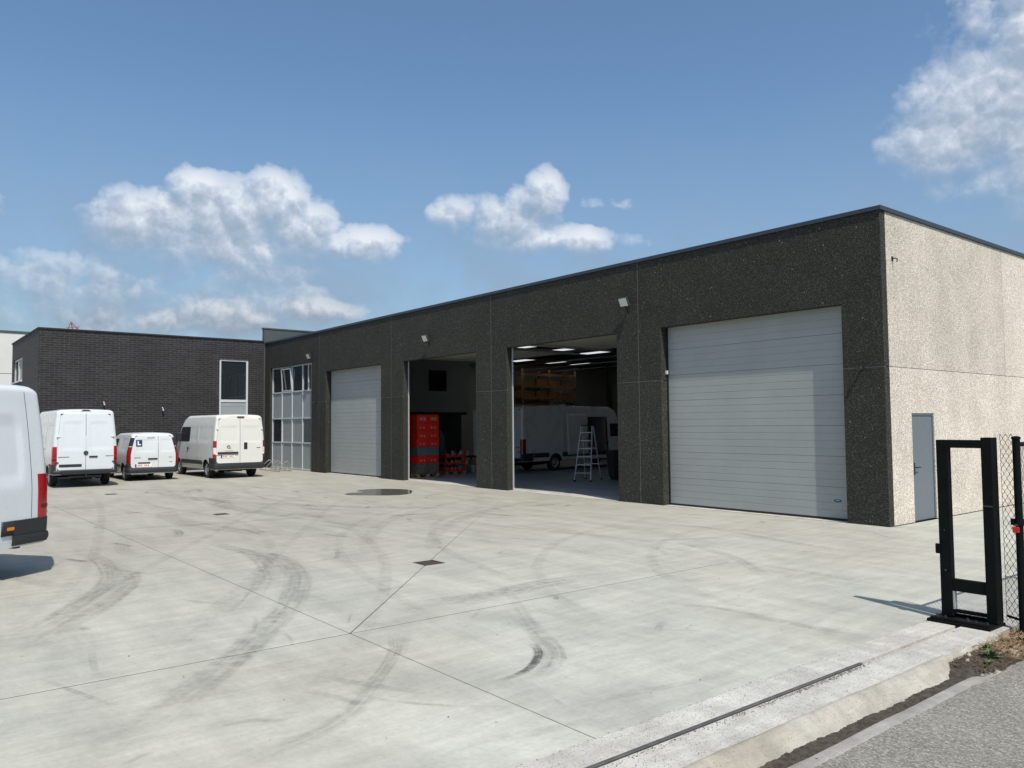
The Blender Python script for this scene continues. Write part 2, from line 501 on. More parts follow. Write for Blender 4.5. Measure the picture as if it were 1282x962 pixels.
def brickmat():
    m, t, b, oc = start('dark_brown_brick')
    mp = t.n('ShaderNodeMapping')
    s_ = t.n('ShaderNodeSeparateXYZ'); t.link(oc, s_.inputs[0])
    cb = t.n('ShaderNodeCombineXYZ')
    t.link(t.math('ADD', s_.outputs[0], s_.outputs[1]), cb.inputs[0]); t.link(s_.outputs[2], cb.inputs[1])
    br = t.n('ShaderNodeTexBrick')
    t.link(cb.outputs[0], br.inputs['Vector'])
    br.inputs['Scale'].default_value = 1.0
    br.inputs['Brick Width'].default_value = 0.36
    br.inputs['Row Height'].default_value = 0.098
    br.inputs['Mortar Size'].default_value = 0.009
    br.inputs['Mortar Smooth'].default_value = 0.15
    br.inputs['Color1'].default_value = (0.006, 0.0055, 0.006, 1)
    br.inputs['Color2'].default_value = (0.018, 0.0155, 0.0165, 1)
    br.inputs['Mortar'].default_value = (0.060, 0.055, 0.055, 1)
    n = t.noise(cb.outputs[0], 0.7, 5, 0.6)
    n2 = t.noise(cb.outputs[0], 5.0, 3, 0.6)
    k = t.math('MULTIPLY', t.maprange(n, 0.3, 0.7, 0.75, 1.25), t.maprange(n2, 0.3, 0.7, 0.8, 1.2))
    sc_ = t.vmath('SCALE', br.outputs[0]); t.link(k, sc_.node.inputs['Scale'])
    t.link(sc_, b.inputs['Base Color'])
    b.inputs['Roughness'].default_value = 0.75
    bump_to(t, b, br.outputs['Fac'], -0.5, 0.01)
    return m
M_BRICK = brickmat()

M_SEAL = mat('joint_sealant', (0.16, 0.155, 0.14), 0.8, vary=0.3, scale=3)
M_SEALW = mat('pale_wall_joint', (0.20, 0.18, 0.16), 0.9, vary=0.2)
M_COPE = mat('blue_grey_coping_metal', (0.030, 0.042, 0.058), 0.45, 0.0, vary=0.1)
M_PARAP = mat('grey_green_panel', (0.055, 0.065, 0.065), 0.6, vary=0.18, scale=1.2)
M_DOORP = mat('grey_door_metal', (0.315, 0.33, 0.32), 0.5, vary=0.05, scale=1.2, dirt=0.12)
M_DOORB = mat('door_underside_metal', (0.34, 0.34, 0.30), 0.6, vary=0.05)
M_PDOOR = mat('personnel_door_paint', (0.13, 0.155, 0.17), 0.45, vary=0.05)
M_ALU = mat('aluminium', (0.56, 0.58, 0.60), 0.38, 0.55, vary=0.06, scale=10)
M_FRAME = mat('window_frame_paint', (0.52, 0.54, 0.55), 0.45, vary=0.05)
M_SPAN = mat('grey_spandrel_panel', (0.28, 0.31, 0.32), 0.45, vary=0.05, scale=1.5)
M_RUB = mat('black_rubber', (0.012, 0.012, 0.013), 0.75, vary=0.2)
M_BLK = mat('black_coated_steel', (0.0045, 0.006, 0.0055), 0.6, spec=0.10, vary=0.3, scale=12, bump=0.08, bscale=60)
M_STEEL = mat('galvanised_steel', (0.50, 0.52, 0.52), 0.42, 0.6, vary=0.15, scale=14)
M_DKSTEEL = mat('dark_hall_steel', (0.03, 0.032, 0.036), 0.6, vary=0.2)
M_HALLW = mat('hall_wall_panel', (0.42, 0.41, 0.36), 0.85, vary=0.08, scale=0.8)
M_MEZZ = mat('mezzanine_wall_panel', (0.34, 0.37, 0.36), 0.85, vary=0.05)
M_DECK = mat('roof_deck_metal', (0.08, 0.083, 0.088), 0.7, vary=0.1)
M_RED = mat('red_crate_plastic', (0.62, 0.020, 0.012), 0.5, vary=0.15, scale=5)
M_GCR = mat('grey_crate_plastic', (0.10, 0.12, 0.13), 0.5, vary=0.1)
M_WOOD = mat('pallet_wood', (0.34, 0.22, 0.12), 0.8, vary=0.25, scale=6, bump=0.2)
M_BROWN = mat('rack_timber', (0.42, 0.21, 0.09), 0.8, vary=0.3, scale=4)
M_PAPER = mat('paper_label', (0.34, 0.28, 0.13), 0.8)
M_GREYL = mat('grey_label', (0.26, 0.27, 0.27), 0.8)
M_BIN = mat('black_bin_plastic', (0.018, 0.021, 0.022), 0.55)
M_PW = mat('white_van_paint', (0.60, 0.63, 0.655), 0.28, coat=0.5, vary=0.015, scale=2, dirt=0.0)
M_PW2 = mat('plain_white_van_paint', (0.61, 0.635, 0.64), 0.32, coat=0.4, vary=0.02, scale=2, dirt=0.06)
M_PC = mat('cream_van_paint', (0.67, 0.665, 0.615), 0.32, coat=0.4, vary=0.02, scale=2, dirt=0.06)
M_PLAS = mat('grey_bumper_plastic', (0.020, 0.022, 0.025), 0.55, vary=0.12, scale=9)
M_TRD = mat('red_lamp_plastic', (0.30, 0.004, 0.007), 0.15, coat=0.6, vary=0.1, scale=20)
M_TWH = mat('clear_lamp_plastic', (0.70, 0.62, 0.60), 0.15, coat=0.6, vary=0.1)
M_AMB = mat('amber_lamp_plastic', (0.72, 0.20, 0.02), 0.25)
M_PLATE = mat('number_plate_white', (0.74, 0.74, 0.72), 0.4)
M_PRED = mat('plate_red_print', (0.42, 0.03, 0.04), 0.5)
M_BLUE = mat('sticker_blue', (0.010, 0.045, 0.12), 0.35)
M_WPR = mat('white_print', (0.80, 0.80, 0.80), 0.5)
M_RIM = mat('wheel_rim_metal', (0.36, 0.37, 0.38), 0.4, 0.7, vary=0.1)
M_TYRE = mat('tyre_rubber', (0.018, 0.018, 0.019), 0.8, vary=0.2, scale=20)
M_UNDER = mat('van_underbody', (0.012, 0.012, 0.013), 0.9)
M_LINING = mat('cargo_lining', (0.30, 0.32, 0.33), 0.6)
M_BADGE = mat('chrome_badge', (0.30, 0.31, 0.33), 0.25, 0.9)
M_SOIL = mat('dark_damp_soil', (0.050, 0.040, 0.028), 0.95, vary=0.7, scale=22, bump=1.0, bscale=55)
M_LEAF = mat('weed_leaf', (0.060, 0.110, 0.030), 0.6, vary=0.3, scale=30)
M_STRAW = mat('dry_straw', (0.30, 0.20, 0.11), 0.85, vary=0.4, scale=30)
M_DEBR = mat('leaf_litter', (0.10, 0.065, 0.035), 0.9, vary=0.5, scale=30)
M_CRANE = mat('red_crane_paint', (0.30, 0.12, 0.11), 0.6)
M_FARW = mat('far_pale_cladding', (0.60, 0.60, 0.57), 0.8, vary=0.05, scale=0.5)
M_IRON = mat('rusty_cast_iron', (0.060, 0.044, 0.036), 0.8, vary=0.3, scale=10, bump=0.5)
M_RAILM = mat('worn_rail_steel', (0.16, 0.15, 0.14), 0.45, 0.5, vary=0.2, scale=9)
M_REDP = mat('red_padlock_paint', (0.50, 0.012, 0.015), 0.4)
M_LENS = mat('floodlight_lens', (0.58, 0.60, 0.60), 0.25, vary=0.05)
M_EARTH = mat('far_ground', (0.16, 0.16, 0.13), 0.95, vary=0.3, scale=0.1)
M_ROOFM = mat('roof_membrane', (0.12, 0.12, 0.12), 0.9, vary=0.1)
M_CLOTH = mat('blue_grey_cloth', (0.16, 0.20, 0.26), 0.9)

def glassmat(name, tintc, rough=0.02):
    m, t, b, oc = start(name)
    b.inputs['Base Color'].default_value = rgba(tintc)
    b.inputs['Roughness'].default_value = rough
    b.inputs['Specular IOR Level'].default_value = 0.8
    b.inputs['Alpha'].default_value = 0.86
    n = t.noise(oc, 0.8, 2, 0.5)
    bump_to(t, b, n, 0.04, 0.02)
    return m
M_GLASS = glassmat('window_glass', (0.020, 0.026, 0.030))
M_VGLASS = mat('tinted_van_glass', (0.012, 0.014, 0.016), 0.06, spec=0.8)
M_BLIND = mat('pale_roller_blind', (0.34, 0.35, 0.33), 0.8)

def skylightmat():
    m = bpy.data.materials.new('translucent_rooflight')
    m.use_nodes = True
    t = NT(m.node_tree)
    m.node_tree.nodes.clear()
    oc = t.n('ShaderNodeTexCoord').outputs['Object']
    tr = t.n('ShaderNodeBsdfTranslucent')
    t.link(t.ramp(t.noise(oc, 3, 3), [(0.3, (0.42, 0.43, 0.43)), (0.7, (0.50, 0.51, 0.51))]), tr.inputs[0])
    o = t.n('ShaderNodeOutputMaterial')
    t.link(tr.outputs[0], o.inputs[0])
    return m
M_SKYL = skylightmat()

def tyremat():
    m, t, b, oc = start('tyre_mark_rubber')
    uv = t.n('ShaderNodeUVMap').outputs[0]
    s_ = t.n('ShaderNodeSeparateXYZ'); t.link(uv, s_.inputs[0])
    at = t.n('ShaderNodeAttribute'); at.attribute_name = 'strength'
    # u across 0..1, v along in metres
    edge = t.math('MULTIPLY', t.maprange(s_.outputs[0], 0.0, 0.22, 0, 1, True), t.maprange(s_.outputs[0], 0.78, 1.0, 1, 0, True))
    cb = t.n('ShaderNodeCombineXYZ')
    t.link(t.math('MULTIPLY', s_.outputs[0], 6.0), cb.inputs[0]); t.link(t.math('MULTIPLY', s_.outputs[1], 0.5), cb.inputs[1])
    tread = t.maprange(t.noise(cb.outputs[0], 1.3, 3, 0.6), 0.26, 0.62, 0.1, 1.0)
    grain = t.maprange(t.noise(oc, 7, 6, 0.72), 0.34, 0.66, 0.15, 1.0)
    a = t.math('MULTIPLY', t.math('MULTIPLY', edge, tread), t.math('MULTIPLY', grain, at.outputs['Fac']))
    b.inputs['Base Color'].default_value = (0.075, 0.072, 0.07, 1)
    b.inputs['Roughness'].default_value = 0.7
    t.link(a, b.inputs['Alpha'])
    return m
M_TM = tyremat()

def puddlemat():
    m, t, b, oc = start('puddle_water')
    b.inputs['Base Color'].default_value = (0.10, 0.092, 0.075, 1)
    b.inputs['Roughness'].default_value = 0.12
    b.inputs['Specular IOR Level'].default_value = 0.4
    bump_to(t, b, t.noise(oc, 3, 3), 0.05, 0.01)
    return m
M_PUD = puddlemat()

# ------------------------------------------------------------------ ground
g = MB().add([(-900, -900, -0.16), (900, -900, -0.16), (900, 900, -0.16), (-900, 900, -0.16)], [(0, 1, 2, 3)])
tag(g.build('ground', M_EARTH), kind='structure')

yard = MB().box(-70, 3.66, -45, -0.02, -0.15, -0.03)
yard.box(0.03, 3.66, -0.02, 40, -0.15, -0.03)
yard = tag(yard.build('yard', mat('joint_bottom', (0.05, 0.048, 0.045), 0.9)), kind='structure')

def slab(poly):
    b = MB(); b.prism(poly, -0.03, 0.0, 'xy')
    return b.build('concrete_slab', M_YARD, yard, bevel=0.003, seg=1)
J = 0.005
JX = 0.011
slab([(0.3 + JX, -11.43 + J), (3.655, -11.43 + J), (3.655, -5.42), (0.3 + JX, -5.42)])
slab([(0.3 + 0.001, -5.418), (3.655, -5.418), (3.655, 39.9), (0.035, 39.9), (0.035, -0.025), (0.3 + 0.001, -0.025)])
slab([(0.3 + JX, -44.9), (3.655, -44.9), (3.655, -11.43 - J), (0.3 + JX, -11.43 - J)])
slab([(-14.8, -44.9), (0.3 - JX, -44.9), (0.3 - JX, -11.43 - J), (-14.8, -11.43 - J)])
slab([(-69.9, -44.9), (-14.802, -44.9), (-14.802, -11.43 - J), (-69.9, -11.43 - J)])
# the bay cut by a diagonal fold running towards the hall
slab([(0.3 - JX, -11.43 + 0.018), (0.3 - JX, -5.42), (0.299, -5.42), (0.299, -0.025), (-11.36, -0.025), (-5.9, -5.51 + 0.004)])
slab([(-14.8, -11.43 + J), (0.3 - 0.02, -11.43 + J), (-5.9, -5.51 - 0.004), (-11.362, -0.025), (-14.8, -0.025)])
slab([(-69.9, -11.43 + J), (-14.802, -11.43 + J), (-14.802, -0.025), (-30.95, -0.025), (-30.95, -9.8), (-69.9, -9.8)])

# bitumen in the sawn joints
M_JOINT = mat('joint_bitumen', (0.07, 0.07, 0.065), 0.9)
def joint(a, b_, wd):
    a = Vector(a); b_ = Vector(b_); d = (b_ - a).normalized(); n_ = Vector((-d.y, d.x)) * wd / 2
    MB().add([(a.x - n_.x, a.y - n_.y, -.0025), (b_.x - n_.x, b_.y - n_.y, -.0025), (b_.x + n_.x, b_.y + n_.y, -.0025), (a.x + n_.x, a.y + n_.y, -.0025)], [(0, 1, 2, 3)]).build('joint_filler', M_JOINT, yard)
joint((0.3, -44.8), (0.3, -5.45), 2 * JX * .9)
joint((-69.8, -11.43), (3.65, -11.43), 2 * J * .9)

# drain covers
for (x, y), lb in zip(((-2.51, -8.72), (-11.14, -8.81), (-19.02, -9.45)),
                  ('rusty square drain cover on the diagonal joint in the middle of the yard',
                   'small dark drain cover in the yard, middle one of the three in a row',
                   'small dark drain cover near the tail of the parked white vans')):
    dr = thing('drain_cover', lb, 'drain', (x, y, 0.0), 0.0, 'drain covers in the yard')
    k = 0.17 if x > -3 else 0.15
    MB().box(-k, k, -k, -k + .03, -.01, .006).box(-k, k, k - .03, k, -.01, .006).box(-k, -k + .03, -k + .03, k - .03, -.01, .006).box(k - .03, k, -k + .03, k - .03, -.01, .006).build('frame', M_IRON, dr)
    b = MB().box(-k + .03, k - .03, -k + .03, k - .03, -.02, .001)
    for i in range(6):
        q_ = k / .2
        b.box(-.15 * q_, .15 * q_, (-.145 + i * .052) * q_, (-.12 + i * .052) * q_, .001, .005)
    b.build('grate', M_IRON, dr)

# tyre marks: ribbons of rubber on the slabs
def cr(P, k=8):
    out = []
    for i in range(len(P) - 1):
        p0 = Vector(P[max(i - 1, 0)]); p1 = Vector(P[i]); p2 = Vector(P[i + 1]); p3 = Vector(P[min(i + 2, len(P) - 1)])
        for j in range(k):
            t = j / k
            out.append(0.5 * ((2 * p1) + (p2 - p0) * t + (2 * p0 - 5 * p1 + 4 * p2 - p3) * t * t + (3 * p1 - p0 - 3 * p2 + p3) * t ** 3))
    out.append(Vector(P[-1]))
    return out
TM = [  # path, width, strength, fade in / out share of length
    ([(2.36, -11.22), (2.30, -10.9), (2.13, -10.63), (1.92, -10.43), (1.70, -10.33)], 0.085, 1.0, .35, .05),
    ([(2.52, -11.11), (2.47, -10.87), (2.29, -10.56), (2.1, -10.36), (1.84, -10.2), (1.42, -10.0), (0.72, -9.62), (-0.12, -9.13), (-0.58, -8.95), (-1.21, -8.89)], 0.15, 0.62, .1, .7),
    ([(2.48, -11.14), (2.38, -10.81), (2.19, -10.56), (1.99, -10.38), (1.79, -10.28), (1.25, -10.02), (0.63, -9.72), (0.31, -9.64)], 0.10, 0.5, .1, .6),
    ([(0.56, -11.1), (1.0, -11.34), (1.31, -11.57), (1.63, -11.85), (1.94, -12.19), (2.19, -12.49)], 0.13, 0.6, .05, .7),
    ([(0.64, -11.0), (1.05, -11.28), (1.36, -11.52)], 0.09, 0.5, .05, .7),
    ([(-0.34, -10.39), (-0.21, -9.75), (-0.19, -9.07), (-0.29, -8.47), (-0.2, -7.75), (0.1, -7.2)], 0.42, 0.60, .2, .4),
    ([(-7.56, -12.4), (-5.89, -12.36), (-4.68, -12.5), (-3.76, -12.75), (-3.1, -13.09), (-2.02, -13.64), (-1.37, -14.11)], 0.28, 0.55, .3, .2),
    ([(-6.28, -12.37), (-4.78, -12.26), (-3.77, -12.45), (-2.74, -12.93), (-1.77, -13.53), (-0.67, -14.19)], 0.26, 0.5, .3, .2),
    ([(-7.26, -10.44), (-6.27, -10.44), (-4.93, -10.4), (-3.44, -10.74), (-2.17, -11.21)], 0.28, 0.55, .3, .3),
    ([(-5.77, -10.4), (-4.4, -10.25), (-3.2, -10.47), (-2.15, -10.9), (-1.22, -11.41), (-0.43, -11.97), (0.29, -12.49), (1.04, -13.14), (1.67, -13.73), (1.98, -14.11)], 0.34, 0.62, .15, .2),
    ([(-3.8, -10.75), (-2.9, -11.05), (-1.9, -11.55), (-1.0, -12.1)], 0.25, 0.35, .3, .4),
    ([(1.88, -13.30), (1.92, -13.03), (2.04, -12.88), (2.06, -12.8)], 0.07, 0.55, .5, .1),
    ([(2.6, -13.36), (2.52, -13.1), (2.46, -12.86), (2.24, -12.44), (1.81, -12.0), (1.33, -11.55)], 0.16, 0.42, .1, .5),
    ([(-3.6, -3.02), (-2.25, -2.6), (-0.42, -3.05), (0.96, -3.28), (1.72, -3.06)], 0.22, 0.4, .2, .2),
    ([(-1.71, -4.34), (-0.0, -5.0), (0.81, -5.58), (1.51, -6.21)], 0.20, 0.4, .2, .2),
    ([(1.49, -8.15), (1.86, -7.94), (2.45, -7.88), (3.0, -7.89), (3.61, -7.78)], 0.13, 0.5, .2, .05),
    ([(0.73, -5.32), (1.64, -5.31), (2.52, -5.48)], 0.18, 0.4, .2, .3),
    ([(-1.94, -4.85), (-1.31, -3.63), (-1.26, -3.01)], 0.2, 0.35, .2, .3),
    ([(-5.7, -13.66), (-4.93, -13.46), (-4.23, -13.13), (-4.31, -12.75)], 0.25, 0.35, .3, .3),
    ([(-8.92, -12.56), (-9.7, -11.18), (-9.4, -9.56), (-9.01, -5.44)], 0.3, 0.35, .3, .3),
    ([(-8.66, -11.37), (-6.66, -11.88), (-5.62, -11.62)], 0.26, 0.4, .3, .3),
    ([(-14, -9.2), (-11.2, -9.9), (-8.6, -9.7), (-6.5, -8.8), (-5.2, -7.2)], 0.5, 0.4, .3, .3),
    ([(-18, -6.2), (-14, -7.9), (-11, -8.0), (-7.5, -6.6)], 0.5, 0.45, .3, .3),
    ([(-22, -7.4), (-17, -8.2), (-13, -7.2), (-9, -4.6), (-7.6, -2.0)], 0.55, 0.4, .2, .2),
    ([(-10.4, -1.0), (-9.6, -3.4), (-7.6, -6.4), (-4.6, -8.6), (-2.0, -9.4)], 0.3, 0.3, .1, .4),
    ([(-8.6, -1.0), (-7.9, -3.2), (-6.0, -6.0), (-3.6, -7.9), (-1.0, -8.6)], 0.3, 0.3, .1, .4),
    ([(3.2, -12.1), (3.35, -11.6), (3.42, -11.1)], 0.12, 0.4, .3, .3),
    ([(3.15, -11.0), (3.30, -10.3), (3.42, -9.6)], 0.10, 0.35, .3, .3),
]
b = MB(); uvs = []; stv = []
def ribbon(P, wd, st, fi, fo, z):
    pts = cr(P, 6); n = len(pts); L = [0.0]
    for i in range(1, n):
        L.append(L[-1] + (pts[i] - pts[i - 1]).length)
    base = len(b.v)
    sd = random.uniform(0, 50)
    for i, q in enumerate(pts):
        t = (pts[min(i + 1, n - 1)] - pts[max(i - 1, 0)]).normalized()
        nrm = Vector((-t.y, t.x))
        s_ = L[i] / L[-1]; fi = max(fi, .22); fo = max(fo, .22)
        k = min(1, s_ / max(fi, 1e-3)) * min(1, (1 - s_) / max(fo, 1e-3))
        for u in (0, 1):
            v = q + nrm * wd * (u - 0.5) * 2 * 0.6
            b.v.append((v.x, v.y, z)); uvs.append((u, L[i] + sd)); stv.append(st * k)
    for i in range(n - 1):
        b.f.append((base + 2 * i, base + 2 * i + 1, base + 2 * i + 3, base + 2 * i + 2))
zz = 0.003
for P, wd, st, fi, fo in TM:
    ribbon(P, wd, (st * 0.50 if st < 1 else 1.2), fi, fo, zz)
    zz += 0.00012
TRACKS = [  # centre lines of vans turning across the yard; both wheel tracks are drawn
    [(-20.5, -7.5), (-15, -8.6), (-9.5, -8.2), (-5.0, -9.2), (-1.2, -11.2), (1.6, -13.6), (3.2, -16)],
    [(-15.4, -.6), (-15.0, -3.0), (-13, -5.6), (-9.6, -8.0), (-5.5, -10.6), (-1.5, -13.2), (1.5, -16)],
    [(-9.3, -.6), (-9.0, -3.4), (-7.4, -6.2), (-4.2, -8.4), (0, -9.6), (3.4, -10.2)],
    [(-3.1, -.6), (-3.0, -3.0), (-2.0, -5.6), (.2, -7.8), (3.4, -9.0)],
    [(-22, -10.4), (-16, -11.2), (-10, -12.4), (-4.5, -13.8), (0, -16)],
    [(-21.6, -.8), (-20.8, -4.0), (-18, -6.6), (-12.5, -7.4), (-6, -6.4), (0.4, -5.0), (3.4, -3.2)],
]
for T in TRACKS:
    pts = cr(T, 5)
    for o_ in (-.82, .82):
        P = []
        for i in range(0, len(pts), 2):
            t = (pts[min(i + 1, len(pts) - 1)] - pts[max(i - 1, 0)]).normalized()
            q = pts[i] + Vector((-t.y, t.x)) * o_
            if q.x < 3.55 and q.y < -.2: P.append((q.x, q.y))
        if len(P) > 3:
            ribbon(P, .17, .12, .25, .25, zz); zz += .00006
rr = random.Random(5)
for i in range(170):   # short scuffs scattered over the yard
    x = rr.uniform(-26, 3.0); y = rr.uniform(-14, -0.8)
    if x < -22 and y < -2: continue
    a = rr.choice((0.4, 1.9, 2.6, 0.1)) + rr.uniform(-.4, .4); ln = rr.uniform(.15, 1.3) * (1 + max(0, -x) * .04)
    c_ = rr.uniform(-.3, .3)
    P = [(x + math.cos(a + c_ * s_) * ln * s_, y + math.sin(a + c_ * s_) * ln * s_) for s_ in (0, .33, .66, 1)]
    if max(q[0] for q in P) > 3.5: continue
    nearc = x > -6
    ribbon(P, rr.uniform(.03, .09 if nearc else .2), rr.uniform(.15, .38 if nearc else .6), .4, .4, zz)
    zz += 0.00003
tmo = b.build('tyre_marks', M_TM, fix=False)
uvl = tmo.data.uv_layers.new(name='UVMap')
att = tmo.data.attributes.new('strength', 'FLOAT', 'POINT')
for i, s_ in enumerate(stv):
    att.data[i].value = s_
for lp in tmo.data.loops:
    uvl.data[lp.index].uv = uvs[lp.vertex_index]
tag(tmo, kind='stuff')

# puddle
pb = [(-13.64, -4.29), (-13.35, -4.05), (-12.95, -3.75), (-12.65, -3.25), (-12.75, -2.8), (-13.2, -2.45), (-13.7, -2.15), (-14.3, -2.1), (-14.85, -2.45), (-15.05, -3.0), (-14.8, -3.45), (-14.2, -3.5), (-14.25, -3.95), (-13.9, -4.3)]
pp = cr(pb + [pb[0]], 4)[:-1]
tag(MB().add([(q[0], q[1], 0.008) for q in pp], [tuple(range(len(pp)))]).build('puddle', M_PUD, fix=False), kind='structure')

# threshold strip with the gate rail, kerb, gutter, edging and road
def strip_profile(name, prof, y0, y1, material, jit=0.0, step=0.12, seed=1, sub=1, rough_=0.0, fx=None):
    ny = int((y1 - y0) / step) + 1
    m_ = (len(prof) - 1) * sub + 1
    bb = MB()
    def fn(u, v):
        y = y0 + (y1 - y0) * u
        i = v * (len(prof) - 1); k = min(int(i), len(prof) - 2); t = i - k
        x = prof[k][0] * (1 - t) + prof[k + 1][0] * t; z = prof[k][1] * (1 - t) + prof[k + 1][1] * t
        n1 = noise.noise(Vector((x * 3, y * 1.7, seed))); n2 = noise.noise(Vector((x * 9, y * 8, seed + 5)))
        z += jit * .25 * n2
        if rough_:
            z += rough_ * (noise.noise(Vector((x * 30, y * 30, seed))) + .6 * noise.noise(Vector((x * 75, y * 75, seed))))
        x += jit * (n1 + .5 * n2)
        if fx: x, z = fx(x, y, z)
        return (x, y, z)
    bb.grid(ny, m_, fn)
    return bb.build(name, material, smooth=True, fix=False, angle=60)
def kerb_end(x, y, z):
    t = max(0, min(1, (y + 8.35) / .42)); t = t * t
    return (x - (x - 4.31) * .75 * t, z) if x > 4.31 else (x, z)
def bed_start(x, y, z):
    t = max(0, min(1, (y + 8.4) / .5)); t = t * t * (3 - 2 * t)
    return x, -.078 - .01 * (1 - t) + (z + .078) * t
tag(MB().box(3.66, 3.925, -40, -6.0, -0.2, 0.006).box(3.975, 4.30, -40, -6.0, -0.2, 0.008).box(3.925, 3.975, -40, -6.0, -.2, -.02).box(3.66, 4.30, -6.0, 30, -.2, 0.004).build('threshold_strip', M_STRIP, bevel=0.004), kind='structure')
tag(strip_profile('kerb', [(4.28, -0.05), (4.285, 0.012), (4.31, 0.016), (4.34, 0.006), (4.39, -0.03), (4.44, -0.062), (4.47, -0.085), (4.48, -.16)], -40, -7.93, M_KERB, 0.028, 0.05, fx=kerb_end, sub=2, rough_=.0025), kind='structure')
tag(strip_profile('broken_kerb_end', [(4.28, -0.05), (4.29, 0.006), (4.31, 0.0), (4.33, -0.03), (4.35, -0.09)], -7.96, -6.85, M_KERB, 0.03, 0.04, 4, sub=3, rough_=.004), kind='structure')
tag(strip_profile('gutter_soil', [(4.33, -0.078), (4.40, -0.074), (4.46, -0.075), (4.52, -0.079), (4.58, -0.078), (4.62, -0.072)], -16, -7.6, M_SOIL, 0.03, 0.03, 3, sub=3, rough_=.006), kind='structure')
tag(strip_profile('soil_bed', [(4.30, -0.05), (4.38, -0.035), (4.46, -0.03), (4.54, -0.04), (4.62, -0.06), (4.68, -0.08), (4.72, -0.10)], -8.4, 2, M_SOIL, 0.05, 0.02, 9, sub=5, rough_=.011, fx=bed_start), kind='structure')
tag(strip_profile('edging', [(4.565, -0.16), (4.575, -0.068), (4.60, -0.064), (4.655, -0.066), (4.685, -0.075), (4.70, -0.16)], -40, -7.75, M_EDGE, 0.014, 0.08, 6, rough_=.003), kind='structure')
road = MB()
def roadf(u, v):
    y = -60 + 120 * u; x = 4.66 + (v ** 1.5) * 40
    e = 0.035 * noise.noise(Vector((y * 2.2, 3, 1))) + 0.02 * noise.noise(Vector((y * 9, 3, 1))) if v == 0 else 0
    return (x + e, y, -0.071 - .0009 * min(x - 4.66, 3))
road.grid(1000, 12, roadf)
tag(road.build('road', M_ASPH, fix=False), kind='structure')
# gate rail
tag(MB().box(3.935, 3.965, -40, -8.66, -.015, 0.014).build('gate_rail', M_RAILM, bevel=0.003), 'thin worn steel gate rail set in the pale concrete threshold', 'rail')

# leaf litter beside the rail and on the soil, weeds and straw
b = MB(); r2 = random.Random(11)
def flake(x, y, z, s_):
    a = r2.uniform(0, 6.28); q = []
    for k in range(4):
        t = a + k * 1.57
        q.append((x + math.cos(t) * s_ * (1 if k % 2 else .5), y + math.sin(t) * s_ * (1 if k % 2 else .5), z + r2.uniform(0, s_ * .5)))
    b.add(q, [(0, 1, 2, 3)])
for i in range(700):
    y = -8.7 - abs(r2.gauss(0, 1.1)) if i % 3 else r2.uniform(-13, -7)
    flake(3.99 + abs(r2.gauss(0, .022)), y, .011, r2.uniform(.003, .009))
for i in range(130):
    flake(r2.uniform(3.7, 4.28), r2.uniform(-12, -6.6), .012, r2.uniform(.003, .008))
for i in range(160):
    flake(r2.uniform(-6, 3.6), r2.uniform(-13.5, -6), .004, r2.uniform(.004, .012))
for i in range(2600):
    x = r2.uniform(4.32, 4.68); y = -5.8 - 2.2 * r2.random() ** .8
    flake(x, y, -.03 - .05 * abs(x - 4.45), r2.uniform(.004, .014))
for i in range(900):
    flake(r2.gauss(4.52, .03), r2.uniform(-13, -8), -.07, r2.uniform(.003, .007))
tag(b.build('leaf_litter', M_DEBR, fix=False), kind='stuff')
b = MB()
for i in range(420):   # mortar crumbs along the edge of the threshold
    flake(3.66 + r2.gauss(0, .012), r2.uniform(-13, -6.4), .008, r2.uniform(.003, .010))
tag(b.build('mortar_crumbs', M_STRIP, fix=False), kind='stuff')
b = MB()
for i in range(1100):
    y = -5.6 - 1.9 * r2.random() ** 1.6; x = 4.31 + r2.random() * .36
    a = r2.gauss(1.2, .7); ln = r2.uniform(.04, .16); z = -.02 + r2.random() * .02
    b.tube([(x, y, z), (x + math.cos(a) * ln * .5, y + math.sin(a) * ln * .5, z + r2.uniform(.0, .03)), (x + math.cos(a) * ln, y + math.sin(a) * ln, z - .004)], 0.0016, 3)
tag(b.build('dry_straw', M_STRAW, fix=False), kind='stuff')
def weed(x, y, n, s_, label):
    t = thing('weed', label, 'weed', (x, y, -.04), 0, 'weeds in the soil by the fence')
    lf = MB(); stn = MB()
    for k in range(n):
        a = r2.uniform(0, 6.28); el = r2.uniform(.25, 1.2); ln = s_ * r2.uniform(.5, 1.1)
        d = Vector((math.cos(a) * math.cos(el), math.sin(a) * math.cos(el), math.sin(el)))
        side = Vector((-math.sin(a), math.cos(a), 0)) * ln * .16
        c0 = d * ln * .25; c1 = d * ln * .65 + Vector((0, 0, ln * .05)); c2 = d * ln - Vector((0, 0, ln * .12))
        lf.add([c0, c1 - side, c2, c1 + side], [(0, 1, 2, 3)])
        stn.tube([(0, 0, 0), c0 + Vector((0, 0, .002))], .0018, 3)
    lf.build('leaves', M_LEAF, t, fix=False); stn.build('stem', M_LEAF, t)
weed(4.40, -7.30, 34, .085, 'low green weed in the dark soil just behind the broken kerb end')
weed(4.50, -7.52, 48, .10, 'bushiest green weed, in the soil against the road edge')
weed(4.44, -7.00, 26, .075, 'small green weed between the straw and the fence post')
weed(4.57, -7.74, 22, .06, 'tiny green weed at the tip of the soil patch by the asphalt')
weed(4.36, -7.62, 16, .05, 'tiny green weed in the narrow tail of soil beside the broken kerb end')
weed(4.55, -6.85, 40, .10, 'green weed under the wire fence where the dry straw lies')
bb = MB()
